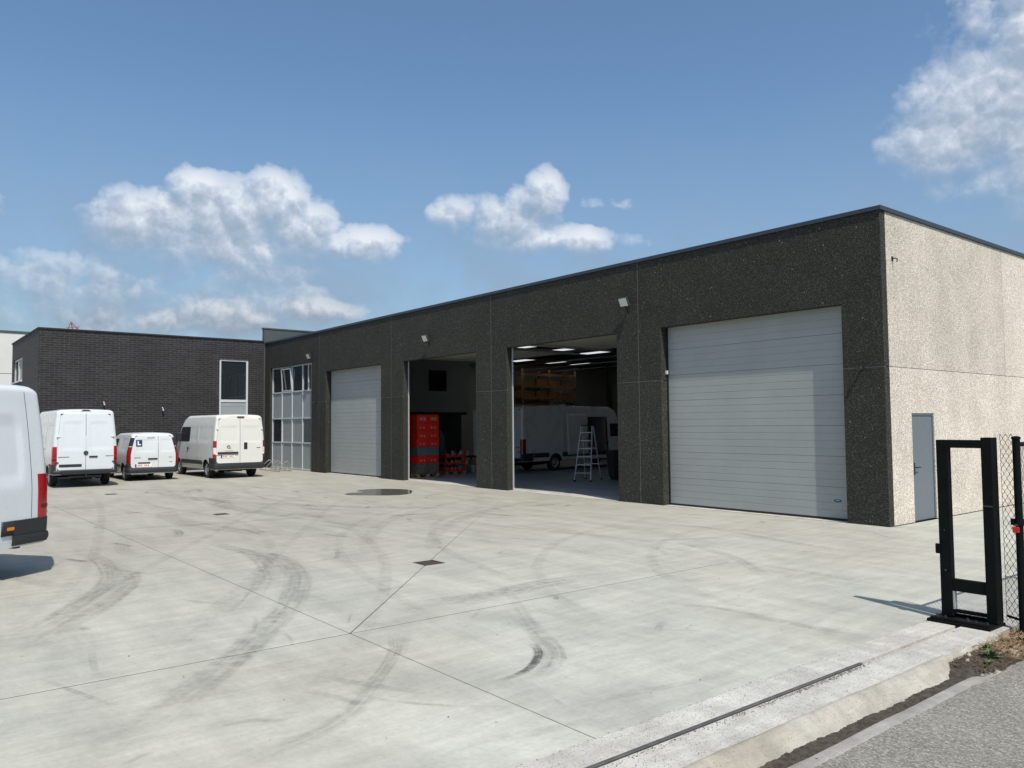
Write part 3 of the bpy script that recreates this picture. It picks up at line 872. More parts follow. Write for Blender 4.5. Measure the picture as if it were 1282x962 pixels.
for (x, y, s_) in ((4.58, -7.2, .05), (4.60, -6.95, .06), (4.37, -7.62, .025), (4.34, -6.72, .045), (4.43, -7.8, .02)):
    me_ = []
    for k in range(6):
        a = k * 1.047
        me_.append((x + math.cos(a) * s_ * r2.uniform(.7, 1.2), y + math.sin(a) * s_ * r2.uniform(1.0, 1.8)))
    bb.add([(q[0], q[1], -.06) for q in me_] + [(q[0] * .7 + x * .3, q[1] * .7 + y * .3, -.02 + r2.uniform(0, .012)) for q in me_],
           [(i, (i + 1) % 6, (i + 1) % 6 + 6, i + 6) for i in range(6)] + [tuple(range(6, 12))])
tag(bb.build('broken_stones', M_KERB, bevel=.004), kind='stuff')

# ------------------------------------------------------------------ the dark warehouse
WH = thing('warehouse', 'long dark aggregate warehouse with four roller doors and one pale end wall', 'building', (-15.5, 0, 0))
def wadd(b, name, material, parent=None, **kw):
    """build in world coordinates, then parent to the warehouse"""
    par = parent or WH
    o = b.build(name, material, None, **kw)
    o.parent = par
    o.matrix_parent_inverse = Matrix.Translation((15.5, 0, 0))
    return o
HT, HJ, TH = 6.10, 3.06, 0.20
SEAM = [-0.0, -6.27, -12.45, -18.65, -24.85, -31.0]
DOORS = [(-5.53, -0.84), (-11.66, -7.03), (-17.77, -13.27), (-24.18, -19.42)]
DT = 4.36
gj = 0.006
for i in range(5):
    xr = SEAM[i] - (gj if i else 0); xl = SEAM[i + 1] + (gj if i < 4 else 0)
    if i < 4:
        dl, dr_ = DOORS[i]; dt = DT
    else:
        dl, dr_ = -30.32, -25.62; dt = 4.84
    wadd(MB().prism([(xl, 0), (dl, 0), (dl, HJ - gj), (xl, HJ - gj)], 0, TH), 'wall_panel', M_DARK, bevel=.008)
    wadd(MB().prism([(dr_, 0), (xr, 0), (xr, HJ - gj), (dr_, HJ - gj)], 0, TH), 'wall_panel', M_DARK, bevel=.008)
    wadd(MB().prism([(xl, HJ + gj), (dl, HJ + gj), (dl, dt), (dr_, dt), (dr_, HJ + gj), (xr, HJ + gj), (xr, HT), (xl, HT)], 0, TH), 'wall_panel', M_DARK, bevel=.008)
for i in range(1, 5):
    wadd(MB().box(SEAM[i] - gj, SEAM[i] + gj, .004, .05, 0.01, HT), 'joint_sealant', M_SEAL)
for i in range(5):
    dl, dr_ = DOORS[i] if i < 4 else (-30.32, -25.62)
    wadd(MB().box(SEAM[i + 1] + gj * 1.01, dl, .004, .05, HJ - gj, HJ + gj), 'joint_sealant', M_SEAL)
    wadd(MB().box(dr_, SEAM[i] - gj * 1.01 * (i > 0), .004, .05, HJ - gj, HJ + gj), 'joint_sealant', M_SEAL)
# pale end wall on the right, facing +X
ys = [TH + .004, 5.96, 12.1, 18.2, 24.0]
for i in range(4):
    a, c = ys[i] + (gj if i else 0), ys[i + 1] - gj
    if i == 0:
        wadd(MB().prism([(a, 0), (1.06, 0), (1.06, 2.16), (2.05, 2.16), (2.05, 0), (c, 0), (c, HJ - gj), (a, HJ - gj)], -.2, -.003, 'yz'), 'end_wall_panel', M_WHITE, bevel=.006)
    else:
        wadd(MB().box(-.2, -.003, a, c, 0, HJ - gj), 'end_wall_panel', M_WHITE, bevel=.006)
    wadd(MB().box(-.2, -.003, a, c, HJ + gj, HT), 'end_wall_panel', M_WHITE, bevel=.006)
js = MB().box(-.05, -.008, TH + .01, 24, HJ - gj, HJ + gj)
for y in ys[1:-1]:
    js.box(-.05, -.0075, y - gj, y + gj, 0.01, HT)
wadd(js, 'end_wall_joint', M_SEALW)
# personnel door
pd = wadd(MB().box(-.12, -.02, 1.062, 1.10, 0.01, 2.158).box(-.12, -.02, 2.01, 2.048, 0.01, 2.158).box(-.12, -.02, 1.10, 2.01, 2.118, 2.158), 'door_frame', M_PDOOR)
dl_ = wadd(MB().box(-.10, -.035, 1.103, 2.007, 0.015, 2.115), 'door_leaf', M_PDOOR, pd, bevel=.004)
dl_.matrix_parent_inverse = Matrix.Identity(4)
hd = MB().box(-.035, -.028, 1.15, 1.19, .93, 1.17)
hd.tube([(-.03, 1.17, 1.08), (.03, 1.17, 1.08), (.03, 1.30, 1.08)], .011, 8)
hd = wadd(hd, 'door_handle', M_RUB, pd); hd.matrix_parent_inverse = Matrix.Identity(4)
# coping
wadd(MB().box(-31.02, .035, -.035, .24, HT, HT + .085).box(-.24, .035, .24, 24.05, HT, HT + .085), 'coping', M_COPE, bevel=.005)
# roof deck with rooflights, rear and side walls, floor
holes = [(x, y) for x in (-4.6, -10.0, -15.4, -22.2, -28.2) for y in (9.2, 11.7, 14.2, 16.7, 19.2)]  # rows towards the end wall are out of view, added to brighten the hall
LX, LY = 1.8, 0.80
rb = MB()
xs = [-30.9]; 
for x in sorted(set(h_[0] for h_ in holes)):
    xs += [x - LX / 2, x + LX / 2]
xs.append(-.2)
yy = [.2]
for y in sorted(set(h_[1] for h_ in holes)):
    yy += [y - LY / 2, y + LY / 2]
yy.append(24.0)
for i in range(len(xs) - 1):
    for j in range(len(yy) - 1):
        if i % 2 and j % 2: continue
        rb.box(xs[i], xs[i + 1], yy[j], yy[j + 1], 5.72, 5.9)
wadd(rb, 'roof', M_DECK)
for (x, y) in holes:
    wadd(MB().add([(x - LX / 2, y - LY / 2, 5.722), (x + LX / 2, y - LY / 2, 5.722), (x + LX / 2, y + LY / 2, 5.722), (x - LX / 2, y + LY / 2, 5.722)], [(0, 1, 2, 3)]), 'rooflight', M_SKYL)
wadd(MB().box(-31, -30.8, .2, 24, 0, 6.1), 'party_wall', M_HALLW)
wadd(MB().box(-31, 0, 24, 24.2, 0, 6.1), 'rear_wall', M_HALLW)
wadd(MB().box(-.26, -.2, .2, 24, 0, 6.1), 'end_wall_lining', M_HALLW)
for x in (-6.27, -12.45, -18.65, -24.85):
    bm_ = MB().box(x - .12, x + .12, .2, 24, 5.50, 5.72)
    for y in (18.0, 23.7):
        bm_.box(x - .14, x + .14, y - .14, y + .14, 0, 5.50)
    wadd(bm_, 'roof_beam', M_DKSTEEL)
for y in (5.0, 7.4, 21.4):
    wadd(MB().box(-30.8, -.26, y - .06, y + .06, 5.60, 5.72), 'purlin', M_DKSTEEL)
for y in (6.1, 9.6, 12.9, 15.5, 17.9):
    pl = MB()
    pl.tube([(-30.6, y, 5.3), (-.4, y, 5.3)], .035, 6)
    wadd(pl, 'ceiling_pipe', M_STEEL)
wadd(MB().box(-30.8, -.2, .001, .62, -.1, .003), 'threshold', M_STRIP)  # pale strip: the sunlit band of floor is put into its colour
wadd(MB().box(-30.8, -.2, .0, 24, -.15, -.002).box(-30.9, -.0, 0, .2, -.15, -.003), 'floor', M_FLOOR)
# mezzanine block behind the left roller door
wadd(MB().prism([(.26, 2.62), (7.65, 2.62), (7.65, 5.7), (.26, 5.7), (.26, 4.62), (5.3, 4.62), (6.35, 4.62), (6.35, 3.63), (5.3, 3.63), (5.3, 4.615), (.26, 4.615)], -24.5, -24.3, 'yz'), 'mezzanine_wall', M_MEZZ)
wadd(MB().box(-30.8, -24.5, .26, 7.65, 2.5, 2.62).box(-30.8, -24.5, 7.5, 7.65, 2.62, 5.7), 'mezzanine_floor', M_DKSTEEL)
wadd(MB().box(-24.46, -24.42, 5.3, 6.35, 3.63, 4.62), 'mezzanine_window', M_VGLASS)
wadd(MB().box(-30.8, -27.6, 1, 7.65, 0, 2.5), 'store_room_wall', M_DKSTEEL)

wadd(MB().box(-25.2, -24.9, 1.9, 7.6, 0, 2.49), 'dark_shade_wall', M_DKSTEEL)  # added dark wall, stands in for the shade under the mezzanine
# ---- sectional doors
def rib_section(x0, x1, y, z0, z1, ribs=4):
    """one lagging of the door with pressed horizontal ribs"""
    prof = [(y + .045, z0), (y, z0), (y, z0 + .004)]
    h = (z1 - z0) / ribs
    for k in range(ribs):
        zc = z0 + h * k
        if k:
            prof += [(y, zc - .009), (y + .005, zc - .004), (y + .005, zc + .004), (y, zc + .009)]
    prof += [(y, z1 - .004), (y + .006, z1), (y + .045, z1)]
    n = len(prof); b_ = MB()
    b_.add([(x0, a, c) for a, c in prof] + [(x1, a, c) for a, c in prof], [(i, i + 1, i + 1 + n, i + n) for i in range(n - 1)])
    return b_
def set_par(o, par):
    o.parent = par
    return o
for k, closed in ((0, True), (3, True), (1, False), (2, False)):
    x0, x1 = DOORS[k]
    fr = MB()
    fr.box(x0 - .08, x0 + .03, TH + .012, TH + .035, 0, DT + .1).box(x1 - .03, x1 + .08, TH + .012, TH + .035, 0, DT + .1)
    fr.box(x0 - .06, x1 + .06, TH + .075, TH + .09, DT + .02, DT + .2).box(x0 - .06, x0 - .05, TH + .035, TH + .075, DT, DT + .1).box(x1 + .05, x1 + .06, TH + .035, TH + .075, DT, DT + .1)
    fr = wadd(fr, 'sectional_door', M_RUB if closed else M_FRAME)
    n = 7; hh = (DT + .03) / n
    if closed:
        wallb = MB().box(x0 - .05, x1 + .05, TH + .13, TH + .15, 0, DT + .15)
        wadd(wallb, 'door_insulation', M_RUB)
        for j in range(n):
            o = wadd(rib_section(x0 - .04, x1 + .04, TH + .04, .05 + j * hh, .05 + (j + 1) * hh - .004), 'door_section', M_DOORP, fr)
            o.matrix_parent_inverse = Matrix.Identity(4)
        o = wadd(MB().box(x0 - .04, x1 + .04, TH + .035, TH + .085, .002, .05), 'bottom_seal', M_RUB, fr); o.matrix_parent_inverse = Matrix.Identity(4)
        if k == 0:
            st_ = MB().lathe([(0, 0.0001), (0, .085), (-.003, .085), (-.003, .0001)], (0, 0, 0), (0, 1, 0), 28)
            st_.v = [(q[0] * 1.0, q[1], q[2] * .36) for q in st_.v]
            s1 = st_.build('door_badge', M_BLUE); s1.location = (-1.16, TH + .0385, .40)
            s1.parent = fr
            s2 = MB().lathe([(0, 0.0001), (0, .055), (-.002, .055), (-.002, .0001)], (0, 0, 0), (0, 1, 0), 20)
            s2.v = [(q[0], q[1], q[2] * .2) for q in s2.v]
            s2 = s2.build('badge_print', mat('pale_blue_print', (0.22, 0.38, 0.55), .4)); s2.location = (-1.16, TH + .0345, .405); s2.parent = fr
    else:
        for x in (x0 - .02, x1 + .02):
            o = wadd(MB().box(x - .03, x + .03, TH + .3, 4.6, DT + .12, DT + .17), 'door_track', M_STEEL, fr); o.matrix_parent_inverse = Matrix.Identity(4)
        for j in range(n - 1):
            o = wadd(MB().box(x0 - .02, x1 + .02, .55 + j * .62, .55 + (j + 1) * .62 - .01, DT + .18, DT + .225), 'door_section', M_DOORB, fr); o.matrix_parent_inverse = Matrix.Identity(4)
        sp = MB().tube([(x0, TH + .25, DT + .30), (x1, TH + .25, DT + .30)], .07, 10)
        o = wadd(sp, 'spring_shaft', M_DKSTEEL, fr); o.matrix_parent_inverse = Matrix.Identity(4)

# ---- window wall at the left end
WX = [-30.32, -29.14, -27.97, -26.80, -25.62]
ZL = [(0.02, 1.25, 'p'), (1.25, 2.37, 'w'), (2.37, 3.62, 'p'), (3.62, 4.84, 'w')]
fm = MB(); yf = .10
for i, x in enumerate(WX):
    a = x - .03 if 0 < i < 4 else (x if i == 0 else x - .06)
    fm.box(a, a + .06, yf, yf + .09, 0.02, 4.84)
def span(i): return WX[i] + (.06 if i == 0 else .03), WX[i + 1] - (.06 if i == 3 else .03)
for i in range(4):
    a, c = span(i)
    for z in (0.02, 1.22, 2.35, 3.59, 4.78):
        fm.box(a, c, yf + .003, yf + .085, z, z + .06)
fm = wadd(fm, 'window_wall', M_FRAME)
def addm(b_, n_, m_, **k_):
    o = wadd(b_, n_, m_, fm, **k_); o.matrix_parent_inverse = Matrix.Identity(4); return o
for i in range(4):
    a, c = span(i)
    addm(MB().box(a, c, yf + .03, yf + .05, .08, 1.22), 'spandrel_panel', M_SPAN)
    addm(MB().box(a, c, yf + .03, yf + .05, 2.41, 3.59), 'spandrel_panel', M_SPAN)
    if i in (1, 2):
        addm(MB().box(a, c, yf + .045, yf + .06, 1.28, 2.35), 'window_pane', mat('milky_window_glass', (0.26, 0.28, 0.27), 0.25, vary=.05))
    else:
        addm(MB().box(a, c, yf + .045, yf + .055, 1.28, 2.35), 'window_pane', M_GLASS)
    if i == 1:   # tilted open sash
        tl = MB()
        P0 = (3.68, yf + .0); top = 4.74
        def q(z): return yf + .0 - (z - 3.65) * .07
        for (xa, xb, za, zb) in ((a, c, 3.66, 3.72), (a, c, 4.68, 4.74), (a, a + .06, 3.72, 4.68), (c - .06, c, 3.72, 4.68)):
            tl.add([(xa, q(za), za), (xb, q(za), za), (xb, q(zb), zb), (xa, q(zb), zb), (xa, q(za) + .05, za), (xb, q(za) + .05, za), (xb, q(zb) + .05, zb), (xa, q(zb) + .05, zb)],
                   [(0, 1, 2, 3), (7, 6, 5, 4), (0, 4, 5, 1), (1, 5, 6, 2), (2, 6, 7, 3), (3, 7, 4, 0)])
        addm(tl, 'tilted_sash', M_FRAME)
        addm(MB().add([(a + .06, q(3.72) + .02, 3.72), (c - .06, q(3.72) + .02, 3.72), (c - .06, q(4.68) + .02, 4.68), (a + .06, q(4.68) + .02, 4.68)], [(0, 1, 2, 3)]), 'window_pane', M_GLASS)
    else:
        addm(MB().box(a, c, yf + .045, yf + .055, 3.65, 4.78), 'window_pane', M_GLASS)
addm(MB().box(-26.24, -26.18, yf + .01, yf + .06, 3.65, 4.78), 'mullion', M_FRAME)
wadd(MB().box(-30.6, -25.3, 1.6, 1.62, 0, 5.6), 'office_back_wall', M_MEZZ)
wadd(MB().box(-25.6, -25.5, .26, 7.5, 0, 2.5), 'office_side_wall', M_MEZZ)
# taller party parapet at the left end
wadd(MB().box(-31.24, -31.02, -.06, 24, 0, 6.86).box(-31.27, -30.99, -.09, 24, 6.86, 6.93), 'parapet_wall', M_PARAP, bevel=.006)
for i in range(1, 10):
    pass

# ---- fittings on the facade
def floodlight(x, z, e, label, tilt=0.45):
    t = thing('floodlight', label, 'light', (x, 0, z), 0, 'floodlights above the roller doors')
    MB().tube([(0, 0, -.12), (0, -e * .6, -.13), (0, -e, -.10)], .016, 8).box(-.05, .05, -.012, 0, -.2, -.05).build('bracket', M_RUB, t)
    h = MB(); c, s_ = math.cos(tilt), math.sin(tilt)
    def R_(q): return (q[0], -e + q[1] * c - q[2] * s_ * 0 - q[2] * s_, q[2] * c + q[1] * s_)
    hb = MB().box(-.14, .14, -.03, .045, -.10, .13); hb.v = [(q[0], -e + q[1] * c + q[2] * s_, q[2] * c - q[1] * s_) for q in hb.v]
    hb.build('housing', M_DKSTEEL, t, bevel=.008)
    gl = MB().box(-.125, .125, -.036, -.03, -.088, .118); gl.v = [(q[0], -e + q[1] * c + q[2] * s_, q[2] * c - q[1] * s_) for q in gl.v]
    gl.build('lens', M_LENS, t)
    fb = MB()
    for k in range(6):
        fb.box(-.11 + k * .04, -.10 + k * .04, .045, .065, -.08, .10)
    fb.v = [(q[0], -e + q[1] * c + q[2] * s_, q[2] * c - q[1] * s_) for q in fb.v]
    fb.build('cooling_fins', M_DKSTEEL, t)
    return t
floodlight(-6.58, 5.10, .17, 'square floodlight on the seam beside the big closed roller door', -.45)
floodlight(-16.0, 5.02, .17, 'floodlight above the open door with the red crates', -.45)
floodlight(-25.55, 5.08, .17, 'floodlight above the right edge of the office window wall', -.45)
def sensor(x, z, label):
    t = thing('wall_camera', label, 'camera', (x, 0, z), 0)
    MB().box(-.035, .035, -.01, 0, -.035, .035).tube([(0, -.01, 0), (0, -.06, 0)], .014, 8).build('bracket', M_RUB, t)
    MB().lathe([(-.05, .001), (-.048, .02), (-.03, .035), (0, .042), (.03, .03), (.045, .001)], (0, -.075, -.01), (0, 0, 1), 12).build('housing', M_RUB, t, smooth=True)
    MB().lathe([(0, .001), (0, .016), (.04, .012), (.04, .001)], (0, -.09, -.02), (-.3, -.6, -.4), 10).build('lens_barrel', M_RUB, t, smooth=True)
sensor(-.44, 3.05, 'small black wall camera on the dark corner pier near the pale end wall')
sensor(-25.12, 3.06, 'small black wall camera between the office windows and the far closed roller door')
t = thing('wall_hook', 'small dark hook high on the pale end wall near the corner', 'hook', (0, .45, 5.15))
MB().tube([(0, 0, .04), (.06, 0, .05), (.10, 0, .02), (.09, 0, -.03)], .012, 6).build('hook', M_RUB, t)
MB().box(-.003, .008, -.03, .03, 0, .09).build('plate', M_RUB, t)
t = thing('door_switch', 'small white push button box on the jamb left of the big closed door', 'switch', (-5.53, 0, 3.30))
MB().box(.0, .05, .14, .2, -.09, .0).build('housing', M_FRAME, t, bevel=.004)

# ------------------------------------------------------------------ brick neighbour on the left
BH = thing('brick_building', 'dark brown brick building with a tall grey window strip behind the parked vans', 'building', (-35, -5, 0))
def badd(b_, n_, m_, par=None, **k_):
    b_.v = [(q[0] + 35, q[1] + 5, q[2]) for q in b_.v]
    return b_.build(n_, m_, par or BH, **k_)
W1, W2 = -2.24, -.84
badd(MB().prism([(-9.78, 0), (W1, 0), (W1, 5.27), (W2, 5.27), (W2, 0), (-.07, 0), (-.07, 6.2), (-9.78, 6.2)], -31.3, -31.0, 'yz'), 'brick_wall', M_BRICK)
badd(MB().prism([(-39.2, 0), (-31.302, 0), (-31.302, 6.2), (-39.2, 6.2), (-39.2, 5.36), (-38.7, 5.36), (-35.6, 5.36), (-35.6, 4.25), (-38.7, 4.25), (-38.7, 5.355), (-39.2, 5.355)], -9.78, -9.48), 'brick_wall', M_BRICK)
badd(MB().box(-39.19, -31.31, -9.47, 6, 6.0, 6.1), 'roof', M_ROOFM)
badd(MB().box(-39.2, -38.9, -9.478, 6, 0, 6.2), 'brick_wall', M_BRICK)
badd(MB().box(-38.89, -31.02, 5.8, 6, 0, 6.0), 'brick_wall', M_BRICK)
badd(MB().box(-39.24, -30.96, -9.82, -9.45, 6.2, 6.27).box(-31.34, -30.96, -9.45, -.07, 6.2, 6.27), 'coping', M_RUB, bevel=.005)
wf = MB().box(-31.12, -31.04, W1, W1 + .09, 0, 5.27).box(-31.12, -31.04, W2 - .09, W2, 0, 5.27).box(-31.118, -31.042, W1 + .09, W2 - .09, 5.18, 5.27).box(-31.118, -31.042, W1 + .09, W2 - .09, 3.2, 3.32)
wf = badd(wf, 'window_frame', M_FRAME)
badd(MB().box(-31.10, -31.08, W1 + .09, W2 - .09, 3.32, 5.18), 'window_pane', M_GLASS, wf)
for z0, z1 in ((.1, 1.55), (1.56, 2.98), (2.99, 3.2)):
    badd(MB().box(-31.10, -31.07, W1 + .09, W2 - .09, z0, z1), 'spandrel_panel', M_SPAN, wf)
badd(MB().box(-34.5, -34.3, -8, 0, 0, 5.9), 'room_wall', M_HALLW)
wf = badd(MB().box(-38.7, -38.6, -9.72, -9.62, 4.25, 5.36).box(-35.7, -35.6, -9.72, -9.62, 4.25, 5.36).box(-38.6, -35.7, -9.718, -9.622, 4.25, 4.33).box(-38.6, -35.7, -9.718, -9.622, 5.28, 5.36).box(-37.2, -37.1, -9.72, -9.62, 4.33, 5.28), 'window_frame', M_FRAME)
badd(MB().box(-38.6, -37.2, -9.68, -9.66, 4.33, 5.28), 'window_pane', M_GLASS, wf)
badd(MB().box(-37.1, -35.7, -9.68, -9.66, 4.33, 5.28), 'window_pane', M_BLIND, wf)
badd(MB().box(-38.75, -35.55, -9.86, -9.785, 4.19, 4.25), 'window_sill', M_FRAME, wf)
for y, z, lb in ((-7.24, 2.98, 'small white wall lamp on the brick wall above the white van with round badge'), (-4.80, 2.75, 'small white wall lamp on the brick wall above the small white van')):
    t = thing('wall_lamp', lb, 'lamp', (-31.0, y, z))
    MB().tube([(0, 0, -.1), (.10, 0, -.08), (.12, 0, .05)], .02, 8).build('arm', M_RUB, t)
    MB().lathe([(0, .001), (0, .038), (.16, .028), (.17, .001)], (.12, 0, .02), (.2, -.3, .9), 12).build('lamp_head', M_FRAME, t, smooth=True)

# far pale building and crane
FB = thing('far_building', 'pale flat-roofed industrial building beyond the brick one', 'building', (-68, -15, 0))
MB().box(-8, 8, -25, 20, -.1, 5.96).build('lower_wall', M_FARW, FB)
MB().box(-8, 8, -25, 20, 6.0, 8.95).build('upper_wall', M_FARW, FB)
MB().box(-7.95, 7.93, -24.9, 19.9, 5.96, 6.0).build('wall_joint', M_SEAL, FB)
MB().box(-8.05, 8.05, -25.05, 20.05, 8.95, 9.1).build('coping', M_PARAP, FB)
CR = thing('crane', 'distant red lattice crane head showing over the brick roof', 'crane', (-140, 9.6, -1.6), .1)
b = MB()
for sx in (-.6, .6):
    for sy in (-.6, .6):
        b.tube([(sx, sy, 0), (sx, sy, 19)], .09, 5)
for k in range(12):
    z = k * 1.5 + .5
    b.tube([(.6, -.6, z), (.6, .6, z + 1.5)], .06, 4).tube([(.6, .6, z), (.6, -.6, z + 1.5)], .06, 4)
b.build('mast', M_CRANE, CR)
b = MB()
b.tube([(0, -1.0, 17.8), (0, .2, 21.2)], .08, 5).tube([(0, .2, 21.2), (0, 1.9, 19.2)], .08, 5).tube([(0, .2, 21.2), (0, .9, 18)], .10, 5).tube([(0, -.5, 19.2), (0, .7, 19.2)], .07, 4).tube([(0, -.5, 20.2), (0, 1.6, 20.5)], .07, 4)
b.tube([(0, 1.2, 20.4), (0, 1.9, 18.2)], .07, 5)
b.build('jib_head', M_CRANE, CR)

# ------------------------------------------------------------------ vans
def interp(tab, x):
    if x <= tab[0][0]: return tab[0][1]
    for (a, b_), (c, d) in zip(tab, tab[1:]):
        if x <= c:
            t = (x - a) / (c - a)
            t2 = t
            return b_ + (d - b_) * t2
    return tab[-1][1]
def sstep(x, a, b_):
    t = max(0, min(1, (x - a) / (b_ - a))); return t * t * (3 - 2 * t)

class Van:
    def __init__(s, L, W, H, roof, belt, topw, sill, wheels, wr, lean, paint, rr=.14, rc=.09, tumble_pow=1.3):
        s.L, s.W, s.H, s.roof, s.belt, s.topw, s.sill, s.wheels, s.wr, s.lean, s.paint, s.rr, s.rc, s.tp = L, W, H, roof, belt, topw, sill, wheels, wr, lean, paint, rr, rc, tumble_pow
        s.recess = []      # (y0, y1, z0, z1, depth, radius)
        s.open = None
    def zr(s, y): return interp(s.roof, y)
    def wscale(s, y):
        k = 1.0
        if y > s.L - 1.3: k = 1 - .22 * ((y - (s.L - 1.3)) / 1.3) ** 2.2
        return k
    def wz(s, z):
        """half width of the body side at height z"""
        k = 1 - (1 - s.topw) * (max(0, z - s.belt) / (s.H - s.belt)) ** s.tp
        k -= .035 * (max(0, .75 - z) / .4) ** 1.5
        return s.W * k
    def rec(s, y, z):
        d = 0
        for (y0, y1, z0, z1, dep, r) in s.recess:
            qx = max(y0 + r - y, y - (y1 - r), 0); qz = max(z0 + r - z, z - (z1 - r), 0)
            dd = r - math.hypot(qx, qz)      # inside distance near edges
            dd = min(dd, y - y0, y1 - y, z - z0, z1 - z)
            d += dep * sstep(dd, 0, .045)
        return d
    def hx(s, y, z):
        w_ = s.wz(z) * s.wscale(y)
        if y < s.rc: w_ = w_ - s.rc + math.sqrt(max(0, s.rc ** 2 - (s.rc - y) ** 2))
        return w_
    def df(s, q):
        x, y, z = q
        y2 = y + s.lean * max(0, z - s.belt) ** 1.5 * max(0, 1 - y / 1.0)
        return (x, y2, z)
    def zb(s, y):
        z = s.sill
        for wy in s.wheels:
            R_ = s.wr + .06
            if abs(y - wy) < R_:
                z = max(z, s.wr + math.sqrt(R_ * R_ - (y - wy) ** 2))
        if y > s.L - .5: z = max(z, .25)
        return z
    def section(s, y, n1=26, n2=7, n3=5):
        zr = s.zr(y); zb = s.zb(y); rr = min(s.rr, (zr - zb) * .35)
        pts = []
        zs = zr - rr
        for i in range(n1):
            z = zb + (zs - zb) * i / (n1 - 1)
            pts.append((s.hx(y, z) - s.rec(y, z), z))
        w0 = s.hx(y, zs)
        rx = rr * 1.15
        for i in range(1, n2 + 1):
            a = math.pi / 2 * i / n2
            pts.append((w0 - rx + rx * math.cos(a) * 1.0, zs + rr * .82 * math.sin(a)))
        xe, ze = pts[-1]
        for i in range(1, n3 + 1):
            t = i / n3
            pts.append((xe * (1 - t), ze + rr * .18 * (1 - (1 - t) ** 2)))
        return pts
    def body(s, parent):
        ys_ = [0, .006, .02, .04, .065, .09]
        y = .13
        while y < s.L - .02:
            ys_.append(y); y += .05
        ys_ += [s.L - .01]
        for wy in s.wheels:
            ys_ += [wy - s.wr - .059, wy + s.wr + .059]
        ys_ = sorted(ys_)
        secs = [s.section(y) for y in ys_]
        n = len(secs[0]); b_ = MB()
        for y, sc_ in zip(ys_, secs):
            row = [(-x, y, z) for x, z in sc_] + [(x, y, z) for x, z in reversed(sc_[:-1])]
            b_.v += [s.df(q) for q in row]
        m = 2 * n - 1
        for i in range(len(ys_) - 1):
            for j in range(m - 1):
                if s.open:
                    ya, yb, za, zb2 = s.open
                    q = b_.v[i * m + j]
                    if q[0] > 0 and ya < ys_[i] < yb and za < q[2] < zb2 and j > n: continue
                b_.f.append((i * m + j, i * m + j + 1, (i + 1) * m + j + 1, (i + 1) * m + j))
        b_.f.append(tuple(range(m - 1, -1, -1)))
        k = (len(ys_) - 1) * m
        b_.f.append(tuple(k + j for j in range(m)))
        return b_.build('body', s.paint, parent, smooth=True, fix=True, angle=35)
    def patch(s, side, ya, yb, zlo, zhi, off, nu=12, nv=8):
        b_ = MB()
        f0 = zlo if callable(zlo) else (lambda y: zlo)
        f1 = zhi if callable(zhi) else (lambda y: zhi)
        def fn(o_):
            def g_(u, v):
                y = ya + (yb - ya) * u; z = f0(y) + (f1(y) - f0(y)) * v
                return s.df((side * (s.hx(y, z) - s.rec(y, z) + o_), y, z))
            return g_
        b_.grid(nu, nv, fn(off))
        return b_
    def band(s, x_in, y_side, z0, z1, off, side, nz=5, thick=.03, bulge=0.0):
        """piece wrapped round the rear corner: x_in on the rear face to y_side on the flank"""
        b_ = MB(); rows = []
        for j in range(nz):
            z = z0 + (z1 - z0) * j / (nz - 1)
            o_ = off + bulge * math.sin(math.pi * j / (nz - 1))
            w_ = s.wz(z); pts = [(x_in, -o_)]
            r = s.rc
            for k in range(7):
                a = math.pi / 2 * k / 6
                pts.append((w_ - r + (r + o_) * math.sin(a), r - (r + o_) * math.cos(a)))
            pts.append((w_ + o_, y_side))
            pts.append((w_ - .03, y_side)); 
            inner = [(w_ - r + (r - .02) * math.sin(math.pi / 4), r - (r - .02) * math.cos(math.pi / 4)), (x_in, .02)]
            pts += inner
            rows.append([s.df((side * x, y, z)) for x, y in pts])
        n = len(rows[0])
        vs_ = [q for r_ in rows for q in r_]
        fs = [(j * n + k, j * n + (k + 1) % n, (j + 1) * n + (k + 1) % n, (j + 1) * n + k) for j in range(nz - 1) for k in range(n)]
        fs.append(tuple(range(n - 1, -1, -1))); fs.append(tuple((nz - 1) * n + k for k in range(n)))
        return b_.add(vs_, fs)
    def leaf(s, side, x0f, x1f, z0, z1, off=.024, press=(), split=None):
        """rear door leaf; x0f/x1f give the inner and outer edge as functions of z"""
        b_ = MB(); nu, nv = 16, 36
        def P(u, v, back):
            z = z0 + (z1 - z0) * v
            xa, xb = x0f(z), x1f(z)
            # rounded outer top corner
            rt = .10
            if z > z1 - rt: xb = xb - rt * (1 - math.sqrt(max(0, 1 - ((z - z1 + rt) / rt) ** 2)))
            rb_ = .06
            if z < z0 + rb_: xb = xb - rb_ * (1 - math.sqrt(max(0, 1 - ((z0 + rb_ - z) / rb_) ** 2)))
            x = xa + (xb - xa) * u
            d = 0
            for (pa, pb, za, zb_, dep) in press:
                e = min(x - pa(z) if callable(pa) else x - pa, (pb(z) if callable(pb) else pb) - x, z - za, zb_ - z)
                d += dep * sstep(e, 0, .04)
            return s.df((side * x, -off + d if not back else .006, z))
        b_.grid(nu, nv, lambda u, v: P(u, v, False))
        # edges
        def rim(seq):
            o_ = len(b_.v)
            for (u, v) in seq:
                b_.v.append(P(u, v, False)); b_.v.append(P(u, v, True))
            for k in range(len(seq) - 1):
                b_.f.append((o_ + 2 * k, o_ + 2 * k + 1, o_ + 2 * k + 3, o_ + 2 * k + 2))
        seq = [(i / (nu - 1), 0) for i in range(nu)] + [(1, j / (nv - 1)) for j in range(nv)] + [(1 - i / (nu - 1), 1) for i in range(nu)] + [(0, 1 - j / (nv - 1)) for j in range(nv)]
        rim(seq)
        return b_

